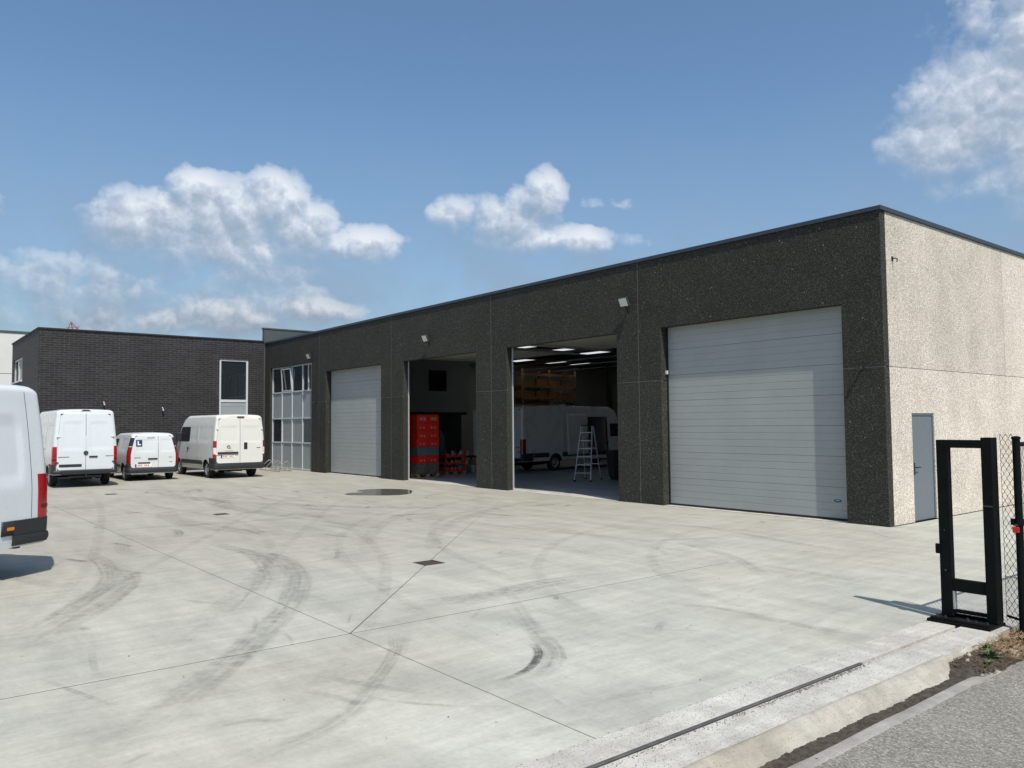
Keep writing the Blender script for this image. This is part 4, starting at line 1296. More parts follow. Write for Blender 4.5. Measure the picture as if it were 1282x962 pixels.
def wheel(parent, x, y, r, wd, side, dual=False):
    t = bpy.data.objects.new('wheel', None); COL.objects.link(t); t.parent = parent; t.location = (x, y, r)
    hw = wd / 2
    MB().lathe([(-hw + .01, r * .62), (-hw, r * .72), (-hw + .004, r * .9), (-hw + .03, r * .985), (0, r), (hw - .03, r * .985), (hw - .004, r * .9), (hw, r * .72), (hw - .01, r * .62), (hw - .06, r * .60), (-hw + .06, r * .6), (-hw + .01, r * .62)], (0, 0, 0), (1, 0, 0), 30).build('tyre', M_TYRE, t, smooth=True)
    rm = MB().lathe([(hw - .015, r * .62), (hw - .03, r * .58), (hw - .06, r * .54), (hw - .075, r * .42), (hw - .05, r * .26), (hw - .02, r * .22), (hw - .005, r * .14), (hw - .005, .001)], (0, 0, 0), (side, 0, 0), 30)
    rm = rm.build('rim', M_RIM, t, smooth=True)
    hb = MB()
    for k in range(6):
        a = k * math.pi / 3
        hb.lathe([(hw - .07, .02), (hw - .045, .02), (hw - .045, .001)], (0, math.cos(a) * r * .34, math.sin(a) * r * .34), (side, 0, 0), 8)
    hb.build('wheel_bolts', M_UNDER, t)
    return t

def van(kind, name, label, loc, heading, opening=False, dirty=0):
    root = thing(name, label, 'van', loc, -heading)
    if kind in ('tall', 'tall_long', 'tall_low'):
        L = 5.93 if kind != 'tall_long' else 7.6; H = 2.62 if kind == 'tall_low' else (2.66 if kind == 'tall' else 2.82)
        V = Van(L, .985, H, [(0, H - .07), (.05, H - .045), (.14, H - .012), (.35, H), (L - 1.95, H), (L - 1.7, H - .05), (L - 1.5, H - .17), (L - .85, 1.50), (L - .35, 1.24), (L - .08, 1.02), (L, .75)],
                1.15, .875, .435, [1.20 if kind != 'tall_long' else 2.0, L - 1.0], .345, .055, M_PW, rr=.125, rc=.09, tumble_pow=1.3)
        fr_ = L - 2.45
        V.recess = [(.42, fr_ * .5 - .15, 1.28, 2.14, .022, .16), (fr_ * .5 + .1, fr_ - .15, 1.28, 2.14, .022, .16), (.20, L - 1.9, 2.30, 2.36, .007, .02), (.05, L - 1.2, 1.10, 1.14, .007, .02)]
        lt = (.76, 1.38); mould = (.60, .79)
    elif kind == 'boxy':
        L = 5.30; H = 2.50
        V = Van(L, 1.0, H, [(0, H - .07), (.05, H - .04), (.15, H - .01), (.35, H), (L - 1.85, H), (L - 1.55, H - .10), (L - 1.35, H - .26), (L - .75, 1.45), (L - .3, 1.22), (L - .06, 1.0), (L, .7)],
                1.25, .885, .34, [.97, L - .95], .335, .035, M_PC, rr=.13, rc=.08, tumble_pow=1.6)
        V.recess = [(.30, 1.95, 1.40, 2.05, .013, .06), (2.05, L - 2.15, 1.40, 2.05, .013, .06), (.15, L - 1.7, 2.07, 2.11, .008, .02), (.1, L - .9, 1.14, 1.18, .008, .02)]
        lt = (.78, 1.46); mould = (.52, .68)
    else:
        L = 4.20; H = 1.82
        V = Van(L, .915, H, [(0, H - .13), (.04, H - .07), (.12, H - .03), (.4, H - .005), (1.2, H), (2.2, H - .01), (2.5, H - .07), (L - 1.05, 1.14), (L - .35, 1.0), (L - .08, .85), (L, .6)],
                .95, .77, .27, [.72, L - .83], .31, .10, M_PW2, rr=.13, rc=.12, tumble_pow=1.3)
        V.recess = [(.45, 1.45, 1.12, 1.60, .014, .08), (.1, L - .8, .93, .97, .008, .02)]
        lt = (.62, 1.42); mould = (.52, .60)
    if opening:
        V.open = (4.05, 5.45, .62, H - .40)
    V.body(root)
    zt = H
    # wheels, underbody
    tw = .225 if kind != 'small' else .195
    for wy in V.wheels:
        for sd in (-1, 1):
            wheel(root, sd * (V.W - .05 - tw / 2), wy, V.wr, tw, sd)
    ub = MB()
    iw = V.W - .32
    ub.box(-iw, iw, .12, L - .3, .40 if kind != 'small' else .26, .62)
    for wy in V.wheels:
        ub.box(-V.W + .10, V.W - .10, wy - V.wr - .05, wy + V.wr + .05, V.wr * 2 + .02, V.wr * 2 + .08)
        ub.tube([(-V.W + .2, wy, V.wr), (V.W - .2, wy, V.wr)], .06, 8)
    ub.tube([(.45, .25, .30), (.45, 1.8, .30)], .045, 8)
    ub.box(-.3, .3, .5, 1.0, .24, .34)
    ub.build('underbody', M_UNDER, root)
    # rear doors
    g_ = .007
    z0 = .60 if kind != 'small' else .50
    z1 = H - .17 if kind != 'small' else H - .12
    if kind.startswith('tall'):
        edge = lambda z: V.wz(z) - .125
        pr = [(.10, lambda z: V.wz(z) - .22, 1.28, H - .45, .012), (-.1, 2, .93, .96, .006), (.02, lambda z: V.wz(z) - .16, H - .35, H - .32, .006)]
        xs_ = 0.0
    elif kind == 'boxy':
        edge = lambda z: V.wz(z) - .085
        pr = [(.09, lambda z: V.wz(z) - .17, 1.40, 2.02, .012), (-1, 2, 2.045, 2.07, .010), (-1, 2, 1.10, 1.12, .008)]
        xs_ = 0.0
    else:
        edge = lambda z: V.wz(z) - .115
        pr = [(-1, 2, .94, .965, .006)]
        xs_ = 0.17
    # rubber seal seen in the gaps
    se = MB(); 
    n_ = 14; L_ = [(-edge(z0 + (z1 - z0) * i / n_) - .004, z0 + (z1 - z0) * i / n_) for i in range(n_ + 1)]
    R_ = [(-x, z) for x, z in reversed(L_)]
    se.add([V.df((x, -.003, z)) for x, z in L_ + R_], [tuple(range(len(L_ + R_)))])
    se.build('door_seal', M_RUB, root, fix=False)
    for sd in (-1, 1):
        if sd < 0:
            x0f = (lambda z: -xs_ + g_) if xs_ == 0 else (lambda z: -(xs_) + g_)
            pr2 = pr if kind != 'small' else pr + [(-.05, .62, 1.08, 1.56, .010)]
        else:
            x0f = lambda z: xs_ + g_
            pr2 = pr if kind != 'small' else pr + [(xs_ + .08, lambda z: V.wz(z) - .20, 1.08, 1.56, .010)]
        V.leaf(sd, x0f, edge, z0, z1, press=pr2).build('rear_door', V.paint, root, smooth=True, fix=True, angle=30)
        if opening and sd < 0:      # this leaf stands open, swung out on its hinge
            hp = Vector((-(V.wz(1.0) - .10), 0, 0)); ob_ = bpy.data.objects[max(o_.name for o_ in kids(root) if o_.name.startswith('rear_door'))]
            ob_.matrix_local = Matrix.Translation(hp) @ Matrix.Rotation(rad(-150), 4, 'Z') @ Matrix.Translation(-hp)
    # tail lights
    for sd in (-1, 1):
        if kind.startswith('tall'):
            tl_ = V.band(V.W - .115, .20, lt[0], lt[1], .012, sd, 6).build('tail_light', M_TRD, root, smooth=True, angle=35)
            V.band(V.W - .10, .15, lt[0] + .16, lt[0] + .21, .017, sd, 2).build('lamp_band', mat('dark_red_lamp', (.10, .003, .004), .2), tl_)
            V.band(V.W - .112, .10, lt[0] - .10, lt[0] - .005, .011, sd, 3).build('reversing_light', M_TWH, root, smooth=True)
        elif kind == 'boxy':
            tl_ = V.band(V.W - .085, .13, lt[0], lt[1], .014, sd, 6).build('tail_light', M_TRD, root, smooth=True, angle=35)
            V.band(V.W - .075, .07, lt[0] + .17, lt[0] + .42, .020, sd, 4, bulge=.006).build('clear_lamp', M_TWH, tl_, smooth=True)
        else:
            tl_ = V.band(V.W - .09, .08, lt[0], 1.28, .012, sd, 7).build('tail_light', mat('deep_red_lamp', (.20, .004, .006), .25), root, smooth=True, angle=35)
            V.band(V.W - .155, .10, 1.31, 1.62, .008, sd, 5).build('black_pillar_trim', M_RUB, root, smooth=True)
    # bumper
    bz = {'t': (.46, .60), 'b': (.36, .60), 's': (.30, .50)}[kind[0]]
    for sd in (-1, 1):
        ylen = {'t': V.wheels[0] - V.wr - .10, 'b': V.wheels[0] - V.wr - .10, 's': V.wheels[0] - V.wr - .08}[kind[0]]
        ylen = min(ylen, .60)
        V.band(0.0, ylen, bz[0], bz[1] - .012, .03, sd, 6, bulge=.02).build('bumper', M_PLAS, root, smooth=True, angle=35)
        if kind == 'boxy':
            V.band(V.W - .06, ylen, bz[1] - .01, .80, .022, sd, 3).build('bumper_corner', M_PLAS, root, smooth=True, angle=35)
        elif kind.startswith('tall'):
            V.band(V.W - .10, ylen, bz[1] - .01, .788, .018, sd, 3).build('bumper_corner', M_PLAS, root, smooth=True, angle=35)
        else:
            V.band(V.W - .10, ylen, bz[1] - .01, .62, .018, sd, 3).build('bumper_corner', M_PLAS, root, smooth=True, angle=35)
    # side mouldings, marker lights, glass, seams
    for sd in (-1, 1):
        segs = [(.55, V.wheels[0] - V.wr - .07), (V.wheels[0] + V.wr + .07, V.wheels[1] - V.wr - .07)]
        for (a, c) in segs:
            if c - a < .1: continue
            if kind == 'small' and a < V.wheels[0]: continue
            p_ = V.patch(sd, a, c, mould[0], mould[1], .016, 14, 3)
            p_.build('side_moulding', M_PLAS, root, smooth=True, solid=.02 * (1 if sd < 0 else 1))
        if kind.startswith('tall'):
            V.patch(sd, .60, .71, mould[0] + .07, mould[0] + .11, .022, 4, 3).build('marker_light', M_AMB, root, solid=.01)
        # cab glass
        if kind == 'small':
            ya, yb, zb_, ztop = L - 2.35, L - 1.38, 1.06, 1.58
        else:
            ya, yb, zb_, ztop = L - (2.35 if kind != 'tall_long' else 1.95), L - 1.18, 1.42, 2.02
        V.patch(sd, ya, yb, zb_, lambda y: min(ztop, V.zr(y) - .20), .006, 14, 5).build('side_window', M_VGLASS, root, smooth=True)
        # door seams
        for y in ([fr_ + .0, fr_ * .5 - .02] if kind.startswith('tall') else ([L - 2.1, 2.0] if kind == 'boxy' else [L - 2.4])):
            V.patch(sd, y, y + .012, .62, H - .30, .0015, 2, 14).build('door_seam', M_RUB, root, fix=False)
        y = .30 if kind.startswith('tall') else .24
        if kind.startswith('tall'):
            V.patch(sd, y, y + .009, .80, H - .12, .0015, 2, 14).build('door_seam', M_RUB, root, fix=False)
        # handles and mirror
        hz = 1.12 if kind != 'small' else .98
        V.patch(sd, L - 2.3, L - 2.12, hz, hz + .05, .03, 3, 2).build('door_handle', M_PLAS, root, solid=.03)
        mx = V.hx(L - 1.25, 1.5)
        mr = MB().box(sd * (mx + .08) - .12, sd * (mx + .08) + .12, L - 1.32, L - 1.18, (1.42 if kind != 'small' else 1.08), (1.78 if kind != 'small' else 1.28))
        mr.bar((sd * (mx - .05), L - 1.25, 1.45 if kind != 'small' else 1.12), (sd * (mx + .1), L - 1.25, 1.47 if kind != 'small' else 1.14), .08, .05)
        mr.build('wing_mirror', M_PLAS, root, bevel=.02)
    # windscreen
    ws0, ws1 = (L - 1.42, L - .88) if kind != 'small' else (L - 1.62, L - 1.08)
    b_ = MB()
    b_.grid(8, 13, lambda u, v: (lambda y, x: (x, y + .008, V.zr(y) - .03 * abs(x) ** 3 + .006))(ws0 + (ws1 - ws0) * u, (v * 2 - 1) * (V.hx(ws0 + (ws1 - ws0) * u, V.zr(ws0 + (ws1 - ws0) * u) - .15) - .14)))
    b_.build('windscreen', M_VGLASS, root, smooth=True)
    for sd in (-1, 1):
        MB().box(sd * .68 - .17, sd * .68 + .17, L - .10, L + .01, .72, .90).build('headlight', M_TWH, root, bevel=.03)
    MB().box(-.45, .45, L - .03, L + .015, .55, .95).build('grille', M_RUB, root, bevel=.01)
    # rear furniture
    def rear(x, z, o_=.0): return Vector(V.df((x, -.024 - o_, z)))
    def rbox(n_, m_, x0, x1, za, zb_, o_=.012, par=None, bev=.003, base=-.006):
        b2 = MB(); c = []
        for (x, z) in ((x0, za), (x1, za), (x1, zb_), (x0, zb_)):
            c.append(rear(x, z, o_))
        for (x, z) in ((x0, za), (x1, za), (x1, zb_), (x0, zb_)):
            c.append(rear(x, z, base))
        b2.add(c, [(0, 1, 2, 3), (7, 6, 5, 4), (0, 4, 5, 1), (1, 5, 6, 2), (2, 6, 7, 3), (3, 7, 4, 0)])
        return b2.build(n_, m_, par or root, bevel=bev)
    def disc(n_, m_, x, z, r, o_, n=20, par=None):
        c = rear(x, z, 0)
        return MB().lathe([(-.002, r), (o_ * .7, r), (o_, r * .85), (o_, .001)], c, (0, -1, 0), n).build(n_, m_, par or root, smooth=True, angle=30)
    if kind.startswith('tall'):
        bl = MB().box(-.16, .16, -.02, .10, 0, .045)
        bl.v = [(q[0] * (1 - .5 * (q[2] / .045)), q[1] + .10, q[2] + H - .075) for q in bl.v]
        bl.build('brake_light', mat('dark_red_lamp', (.10, .003, .004), .2), root, bevel=.008)
        if kind != 'tall_long':
            pass
        bd = disc('badge', M_RUB, 0.0, 1.16, .075, .014)
        ring = MB().tube([rear(.068 * math.cos(a * .3142), 1.16 + .068 * math.sin(a * .3142), .016) for a in range(20)], .006, 6, closed=True)
        for a in (90, 210, 330):
            ring.bar(rear(0, 1.16, .018), rear(.064 * math.cos(rad(a)), 1.16 + .064 * math.sin(rad(a)), .018), .012, .006, (0, 1, 0))
        ring.build('badge_ring', M_BADGE, bd)
        rbox('door_handle', M_RUB, .10, .36, 1.005, 1.055, .03, bev=.01)
        rbox('plate_recess', M_PLAS, -.80, -.12, .69, .79, .006, bev=.03)
        rbox('lettering', M_BADGE, -.83, -.50, 1.02, 1.045, .006)
        rbox('lettering', M_BADGE, .60, .84, 1.03, 1.055, .006)
        for sd in (-1, 1):
            for z in (.85, 1.72):
                x = sd * (V.wz(z) - .12)
                hg = MB().box(x - .05, x + .05, -.05, .02, z - .02, z + .02); hg.v = [V.df(q) for q in hg.v]; hg.build('hinge', V.paint if z > 1 else M_PLAS, root, bevel=.006)
        rbox('rear_step', M_RUB, -.75, .75, .44, .58, .11, bev=.02)
    elif kind == 'boxy':
        rbox('brake_light', mat('dark_red_lamp', (.10, .003, .004), .2), -.11, .17, H - .13, H - .085, .02)
        rbox('door_handle', M_RUB, .15, .29, 1.13, 1.39, .02, bev=.03)
        rbox('plate_trim', M_RUB, -.88, -.08, .96, 1.03, .05, bev=.01)
        pl = rbox('number_plate', M_PLATE, -.76, -.20, .80, .92, .008)
        for k in range(7):
            if k == 3: continue
            rbox('plate_character', M_PRED, -.66 + k * .06, -.63 + k * .06, .83, .89, .0095, par=pl, bev=0)
        rbox('plate_band', M_BLUE, -.755, -.70, .802, .918, .0095, par=pl, bev=0)
        lion = MB()
        lion.tube([rear(-.46, 1.17, .01), rear(-.50, 1.24, .012), rear(-.47, 1.29, .014), rear(-.42, 1.28, .012), rear(-.40, 1.22, .012), rear(-.44, 1.17, .01)], .012, 6)
        lion.tube([rear(-.48, 1.26, .014), rear(-.53, 1.24, .012)], .010, 6).tube([rear(-.42, 1.2, .012), rear(-.37, 1.18, .01)], .010, 6)
        lion.build('badge', M_BADGE, root, smooth=True)
        rbox('lettering', mat('red_print', (.40, .20, .15), .5), -.60, -.28, 1.065, 1.08, .004, bev=0)
        rbox('lettering', M_BADGE, .66, .82, 1.16, 1.185, .006)
        for sd in (-1, 1):
            for z in (.95, 1.93):
                x = sd * (V.wz(z) - .08)
                hg = MB().box(x - .04, x + .04, -.045, .02, z - .03, z + .03); hg.v = [V.df(q) for q in hg.v]; hg.build('hinge', V.paint, root, bevel=.008)
    else:
        rbox('brake_light', M_GREYL, -.22, .05, H - .215, H - .185, .012)
        rbox('door_handle', M_RUB, -.20, .14, .80, .85, .03, bev=.012)
        rbox('plate_trim', M_RUB, -.55, -.12, .66, .70, .03, bev=.01)
        pl = rbox('number_plate', M_PLATE, -.66, -.06, .52, .64, .010)
        for k in range(7):
            if k == 3: continue
            rbox('plate_character', M_PRED, -.56 + k * .06, -.53 + k * .06, .55, .61, .0115, par=pl, bev=0)
        rbox('plate_band', M_BLUE, -.655, -.60, .522, .638, .0115, par=pl, bev=0)
        ls = rbox('learner_sign', M_BLUE, -.62, -.40, 1.30, 1.54, .006, bev=0)
        rbox('letter_stroke', M_WPR, -.565, -.525, 1.345, 1.50, .0075, par=ls, bev=0)
        rbox('letter_stroke', M_WPR, -.523, -.45, 1.345, 1.385, .0075, par=ls, bev=0)
        rbox('lettering', M_BADGE, -.68, -.46, .86, .885, .006)
        rbox('lettering', M_BADGE, .55, .68, .86, .88, .006)
        rbox('lettering', M_BADGE, .57, .68, .68, .70, .006)
    if kind in ('tall', 'tall_low'):
        tow = MB().box(-.5, .5, -.02, .06, .33, .39).tube([(0, -.02, .36), (0, -.12, .36), (0, -.14, .43)], .02, 8)
        tow.build('tow_bar', M_DKSTEEL, root)
    if opening:
        ya, yb, za, zb2 = V.open
        li = MB()
        li.add([(-.86, ya - .6, za), (.9, ya - .6, za), (.9, yb + .05, za), (-.86, yb + .05, za), (-.78, ya - .6, zb2), (.8, ya - .6, zb2), (.8, yb + .05, zb2), (-.78, yb + .05, zb2)],
               [(0, 1, 2, 3), (4, 5, 6, 7), (0, 3, 7, 4), (0, 1, 5, 4), (3, 2, 6, 7)])
        li.build('cargo_lining', M_LINING, root)
        V.patch(1, ya - 1.35, ya + .02, .66, H - .30, .09, 12, 12).build('sliding_door', V.paint, root, smooth=True, solid=.05)
        rv = MB().box(-.35, .35, 3.0, 3.9, H - .02, H + .09)
        rv.build('roof_vent', V.paint, root, bevel=.03)
        MB().box(-.30, .40, 3.3, 3.8, H + .05, H + .10).build('vent_grille', M_RUB, root)
    return root

van('tall_low', 'panel_van', 'white high-roof van nearest the camera, cut off by the picture edge behind its tail light', (-6.12, -13.76, 0), rad(141))
van('tall', 'panel_van', 'white high-roof van with round black badge and dark slot on its rear doors', (-22.9, -9.43, 0), rad(-89))
van('small', 'small_van', 'small white van with blue learner sign on its rear door', (-24.75, -6.78, 0), rad(-90))
van('boxy', 'panel_van', 'cream van with tall red lights and black bumper beside the window wall', (-23.75, -3.84, 0), rad(-91))
van('tall_long', 'panel_van', 'white van with its sliding door open, standing inside the dark hall', (-19.2, 5.93, 0), rad(-4), opening=True)

# ------------------------------------------------------------------ things in the hall
def pallet(x0, x1, y0, y1, z, label):
    t = thing('pallet', label, 'pallet', ((x0 + x1) / 2, (y0 + y1) / 2, z))
    hx_, hy_ = (x1 - x0) / 2, (y1 - y0) / 2
    n = 5
    for k in range(n):
        a = -hy_ + (2 * hy_ - .1) * k / (n - 1)
        MB().box(-hx_, hx_, a, a + .1, .122, .144).build('plank', M_WOOD, t)
    for sx in (-hx_, -.07, hx_ - .14):
        MB().box(sx, sx + .14, -hy_, hy_, .0, .022).build('runner', M_WOOD, t)
        for sy in (-hy_, -.07, hy_ - .14):
            MB().box(sx, sx + .14, sy, sy + .14, .022, .122).build('block', M_WOOD, t)
pallet(-19.25, -18.45, 1.02, 2.02, 0, 'wooden pallet under the tall stack of red crates')
pallet(-19.9, -19.1, 2.75, 3.75, 0, 'wooden pallet under the low red trays')
def crate_mesh(wx, wy, h):
    b_ = MB(); t_ = .015
    b_.box(-wx, wx, -wy, -wy + t_, 0, h).box(-wx, wx, wy - t_, wy, 0, h).box(-wx, -wx + t_, -wy + t_, wy - t_, 0, h).box(wx - t_, wx, -wy + t_, wy - t_, 0, h).box(-wx + t_, wx - t_, -wy + t_, wy - t_, 0, .02)
    b_.box(-wx - .012, wx + .012, -wy - .012, wy + .012, h - .035, h - .012)
    for k in range(4):
        y = -wy + .06 + k * (2 * wy - .12) / 3
        b_.box(wx, wx + .008, y - .006, y + .006, .01, h - .04)
        x = -wx + .06 + k * (2 * wx - .12) / 3
        b_.box(x - .006, x + .006, -wy - .008, -wy, .01, h - .04)
    return b_
ORD = ['bottom', 'second', 'third', 'fourth', 'fifth', 'sixth', 'top']
z = .145
for lv in range(7):
    h = .40 if lv == 0 else .312
    for sd, (yc, where) in enumerate(((1.27, 'nearer the door'), (1.77, 'deeper inside'))):
        m_ = mat('dusty_brown_crate', (0.12, 0.10, 0.085), 0.8, vary=.4, scale=12) if lv == 0 else (M_GCR if lv == 2 else M_RED)
        cn = 'brown' if lv == 0 else ('grey' if lv == 2 else 'red')
        t = thing('crate', '%s plastic crate, %s level of the tall pallet stack, the column %s' % (cn, ORD[lv], where), 'crate', (-18.85 + ((lv * 7 + sd * 3) % 5 - 2) * .009, yc, z), rad(((lv * 5 + sd * 4) % 7 - 3) * .5), 'crates in the tall pallet stack')
        crate_mesh(.385, .235, h - .004).build('crate_shell', m_, t)
        if lv in (1, 3, 4, 5, 6):
            lm = M_PAPER if (lv + sd) % 3 else M_GREYL
            s_ = .05 if lv < 6 else .09
            MB().box(.386 + .009, .386 + .012, -.12, -.12 + s_ * 1.3, .09, .09 + s_ * 1.2).build('label', lm, t)
            MB().box(.386 + .009, .386 + .012, .04, .04 + s_, .08, .08 + s_ * 1.3).build('label', lm, t)
    z += h
for lv in range(3):
    t = thing('tray', 'low red plastic tray of tins, %s of the three beside the crate stack' % ['lowest', 'middle', 'topmost'][lv], 'tray', (-19.5, 3.25, .146 + lv * .28), 0, 'red trays beside the crate stack')
    b_ = MB(); wx, wy = .38, .48
    b_.box(-wx, wx, -wy, wy, 0, .015).box(-wx, wx, -wy, -wy + .02, .015, .10).box(-wx, wx, wy - .02, wy, .015, .10).box(wx - .02, wx, -wy + .02, wy - .02, .015, .08)
    for sx in (-wx, wx - .03):
        for sy in (-wy, wy - .03):
            b_.box(sx, sx + .03, sy, sy + .03, .10, .279)
    b_.build('tray_shell', M_RED, t)
    rr = random.Random(lv)
    for k in range(4):
        y = -.32 + k * .21
        o = MB().lathe([(0, .001), (0, .06), (.13, .06), (.14, .05), (.14, .001)], (0, 0, 0), (0, 0, 1), 10).build('tin', M_GREYL if (k + lv) % 2 else M_WOOD, None, smooth=True)
        o.location = (-19.5 + .2 + rr.uniform(-.05, .1), 3.25 + y, .146 + lv * .28 + .016)
        tag(o, 'round tin in the %s red tray, %s from the crate stack' % (['lowest', 'middle', 'topmost'][lv], ['first', 'second', 'third', 'fourth'][k]), 'tin', 'tins in the red trays')
# workbench with odds and ends, boiler suit on a stand
t = thing('workbench', 'dark steel workbench with clutter beside the red trays', 'workbench', (-21.2, 4.9, 0), 0)
MB().box(-.5, .5, -1.0, 1.0, .60, .66).build('bench_top', M_DKSTEEL, t)
for sx in (-.45, .45):
    for sy in (-.95, .95):
        MB().box(sx - .03, sx + .03, sy - .03, sy + .03, 0, .60).build('leg', M_DKSTEEL, t)
MB().box(-.45, .45, -.9, .9, .25, .28).build('shelf', M_DKSTEEL, t)
rr = random.Random(3)
for k in range(8):
    nm, mm = [('box', M_FRAME), ('can', M_FRAME), ('box', M_PAPER), ('can', M_ALU)][k % 4]
    b_ = MB()
    if nm == 'box': b_.box(-.10, .10, -.10, .10, 0, .08 + .02 * k)
    else: b_.lathe([(0, .001), (0, .07), (.2, .07), (.22, .03), (.26, .03), (.26, .001)], (0, 0, 0), (0, 0, 1), 10)
    o = b_.build(nm, mm, None, bevel=.004)
    lowr = k % 2 == 0
    o.location = (-20.95 + rr.uniform(-.1, .12), 4.1 + k * .22, .661 if not lowr else .281)
    tag(o, '%s on the %s of the dark workbench, %s along from the red trays' % ({'box': 'small box', 'can': 'pale round can'}[nm], 'top' if not lowr else 'lower shelf', ['nearest', 'second', 'third', 'fourth', 'fifth', 'sixth', 'seventh', 'farthest'][k]), nm, 'clutter on the workbench')
t = thing('overalls', 'blue-grey overalls hanging on a stand in the dark hall', 'overalls', (-22.3, 4.6, 0))
MB().tube([(0, 0, 0), (0, 0, 1.8)], .02, 6).box(-.2, .2, -.2, .2, 0, .02).build('stand', M_DKSTEEL, t)
b_ = MB(); rr = random.Random(9)
def clf(u, v):
    a = u * 2 * math.pi; z = .55 + 1.2 * v
    r = .11 + .05 * math.sin(5 * a + z * 3) + .05 * (1 - v)
    r *= (1 - .7 * max(0, (v - .85) / .15))
    return (math.cos(a) * r, math.sin(a) * r * 1.3, z)
b_.grid(25, 12, clf).build('garment', M_CLOTH, t, smooth=True)
rr = random.Random(21)
for k, (x, y, nm, mm, desc) in enumerate((
        (-20.3, 4.25, 'bucket', M_FRAME, 'white bucket on the hall floor beside the red trays'),
        (-20.0, 4.75, 'bucket', M_ALU, 'metal bucket on the hall floor in front of the workbench'),
        (-20.6, 5.1, 'box', M_PAPER, 'yellowish carton on the hall floor by the workbench leg'),
        (-19.9, 5.2, 'box', M_FRAME, 'white carton on the hall floor nearest the van tail'),
        (-20.4, 3.9, 'can', M_RED, 'red fuel can on the hall floor right beside the trays'))):
    b_ = MB()
    if nm == 'bucket':
        b_.lathe([(0, .001), (0, .11), (.28, .15), (.30, .16), (.30, .14), (.03, .10), (.03, .001)], (0, 0, 0), (0, 0, 1), 16)
    elif nm == 'box':
        b_.box(-.2, .2, -.16, .16, 0, .3).box(-.2, .0, -.16, .16, .302, .308)
    else:
        b_.box(-.1, .1, -.16, .16, 0, .32).tube([(0, -.1, .32), (0, -.1, .38), (0, .08, .38), (0, .08, .32)], .015, 6)
    o = b_.build(nm, mm, None, bevel=.006); o.location = (x, y, 0); o.rotation_euler.z = rr.uniform(0, 3)
    tag(o, desc, {'bucket': 'bucket', 'box': 'box', 'can': 'fuel can'}[nm])
# step ladder
t = thing('step_ladder', 'tall silver step ladder standing open in front of the van in the hall', 'ladder', (-13.05, 4.75, 0), rad(28))
for sx in (-1, 1):
    for s_, r_ in ((-1, .022), (1, .018)):
        MB().bar((sx * .30, s_ * .62, 0), (sx * .20, s_ * .06, 1.93), .030, .062, (0, 1, 0)).build('rail', M_ALU, t)
        MB().box(sx * .30 - .03, sx * .30 + .03, s_ * .62 - .04, s_ * .62 + .04, 0, .05).build('foot', M_RUB, t)
for k in range(6):
    z = .28 * (k + 1); f = 1 - z / 1.93
    y = -(.06 + .56 * f); x = .20 + .10 * f
    MB().box(-x + .012, x - .012, y - .04, y + .045, z, z + .028).build('tread', M_ALU, t)
    if k % 2:
        MB().box(-x + .012, x - .012, -y - .012, -y + .012, z, z + .025).build('cross_brace', M_ALU, t)
MB().box(-.23, .23, -.10, .10, 1.93, 1.97).build('top_cap', M_RUB, t, bevel=.01)
# wheelie bin
t = thing('wheelie_bin', 'black wheelie bin standing by the open side of the van in the hall', 'bin', (-12.55, 5.75, 0), rad(-20))
b_ = MB().add([(-.22, -.26, .10), (.22, -.26, .10), (.22, .26, .10), (-.22, .26, .10), (-.29, -.33, 1.02), (.29, -.33, 1.02), (.29, .36, 1.02), (-.29, .36, 1.02)], [(0, 3, 2, 1), (4, 5, 6, 7), (0, 1, 5, 4), (1, 2, 6, 5), (2, 3, 7, 6), (3, 0, 4, 7)])
b_.box(-.2, .2, -.2, .0, 0, .1)
b_.build('bin_body', M_BIN, t, bevel=.02)
MB().box(-.31, .31, -.36, .38, 1.02, 1.06).box(-.26, .26, .38, .44, .98, 1.02).build('lid', M_BIN, t, bevel=.015)
for sx in (-.27, .27):
    MB().lathe([(-.03, .001), (-.03, .10), (.03, .10), (.03, .001)], (sx, .28, .10), (1, 0, 0), 14).build('wheel', M_RUB, t)
# timber rack against the far left wall of the hall
t = thing('storage_rack', 'tall rack loaded with brown timber crates behind the van in the hall', 'rack', (-29.2, 16.8, 0))
for sy in (-2.1, 0, 2.1):
    for sx in (-.5, .5):
        MB().box(sx - .05, sx + .05, sy - .05, sy + .05, 0, 5.3).build('upright', M_BROWN, t)
for zz_ in (.2, 1.6, 2.8, 3.5, 4.2, 4.9):
    MB().box(.49, .56, -2.1, 2.1, zz_, zz_ + .12).build('beam', M_BROWN, t)
    MB().box(-.5, .49, -2.1, 2.1, zz_ + .12, zz_ + .15).build('shelf', M_BROWN, t)
MB().bar((.60, .3, 3.0), (.60, 1.7, 5.0), .10, .03, (1, 0, 0)).build('brace', M_WOOD, t)
rr = random.Random(4)
k = 0
lv_n = {1.6: 'second', 2.8: 'third', 3.5: 'fourth', 4.2: 'fifth'}
for zz_ in (2.8, 3.5, 4.2):
    for y in (-1.55, -.52, .52, 1.55):
        h_ = rr.uniform(.26, .42)
        o = MB().box(-.40, .42, -.44, .44, 0, h_).box(.42, .44, -.44, .44, .02, .10).box(.42, .44, -.44, .44, h_ - .10, h_ - .02).build('timber_crate', M_BROWN if rr.random() < .7 else M_WOOD, None)
        o.location = (-29.2, 16.8 + y, zz_ + .151)
        tag(o, 'brown timber crate on the %s shelf of the hall rack, %s from the doors' % (lv_n[zz_], {-1.55: 'first', -.52: 'second', .52: 'third', 1.55: 'fourth'}[y]), 'crate', 'timber crates on the hall rack')

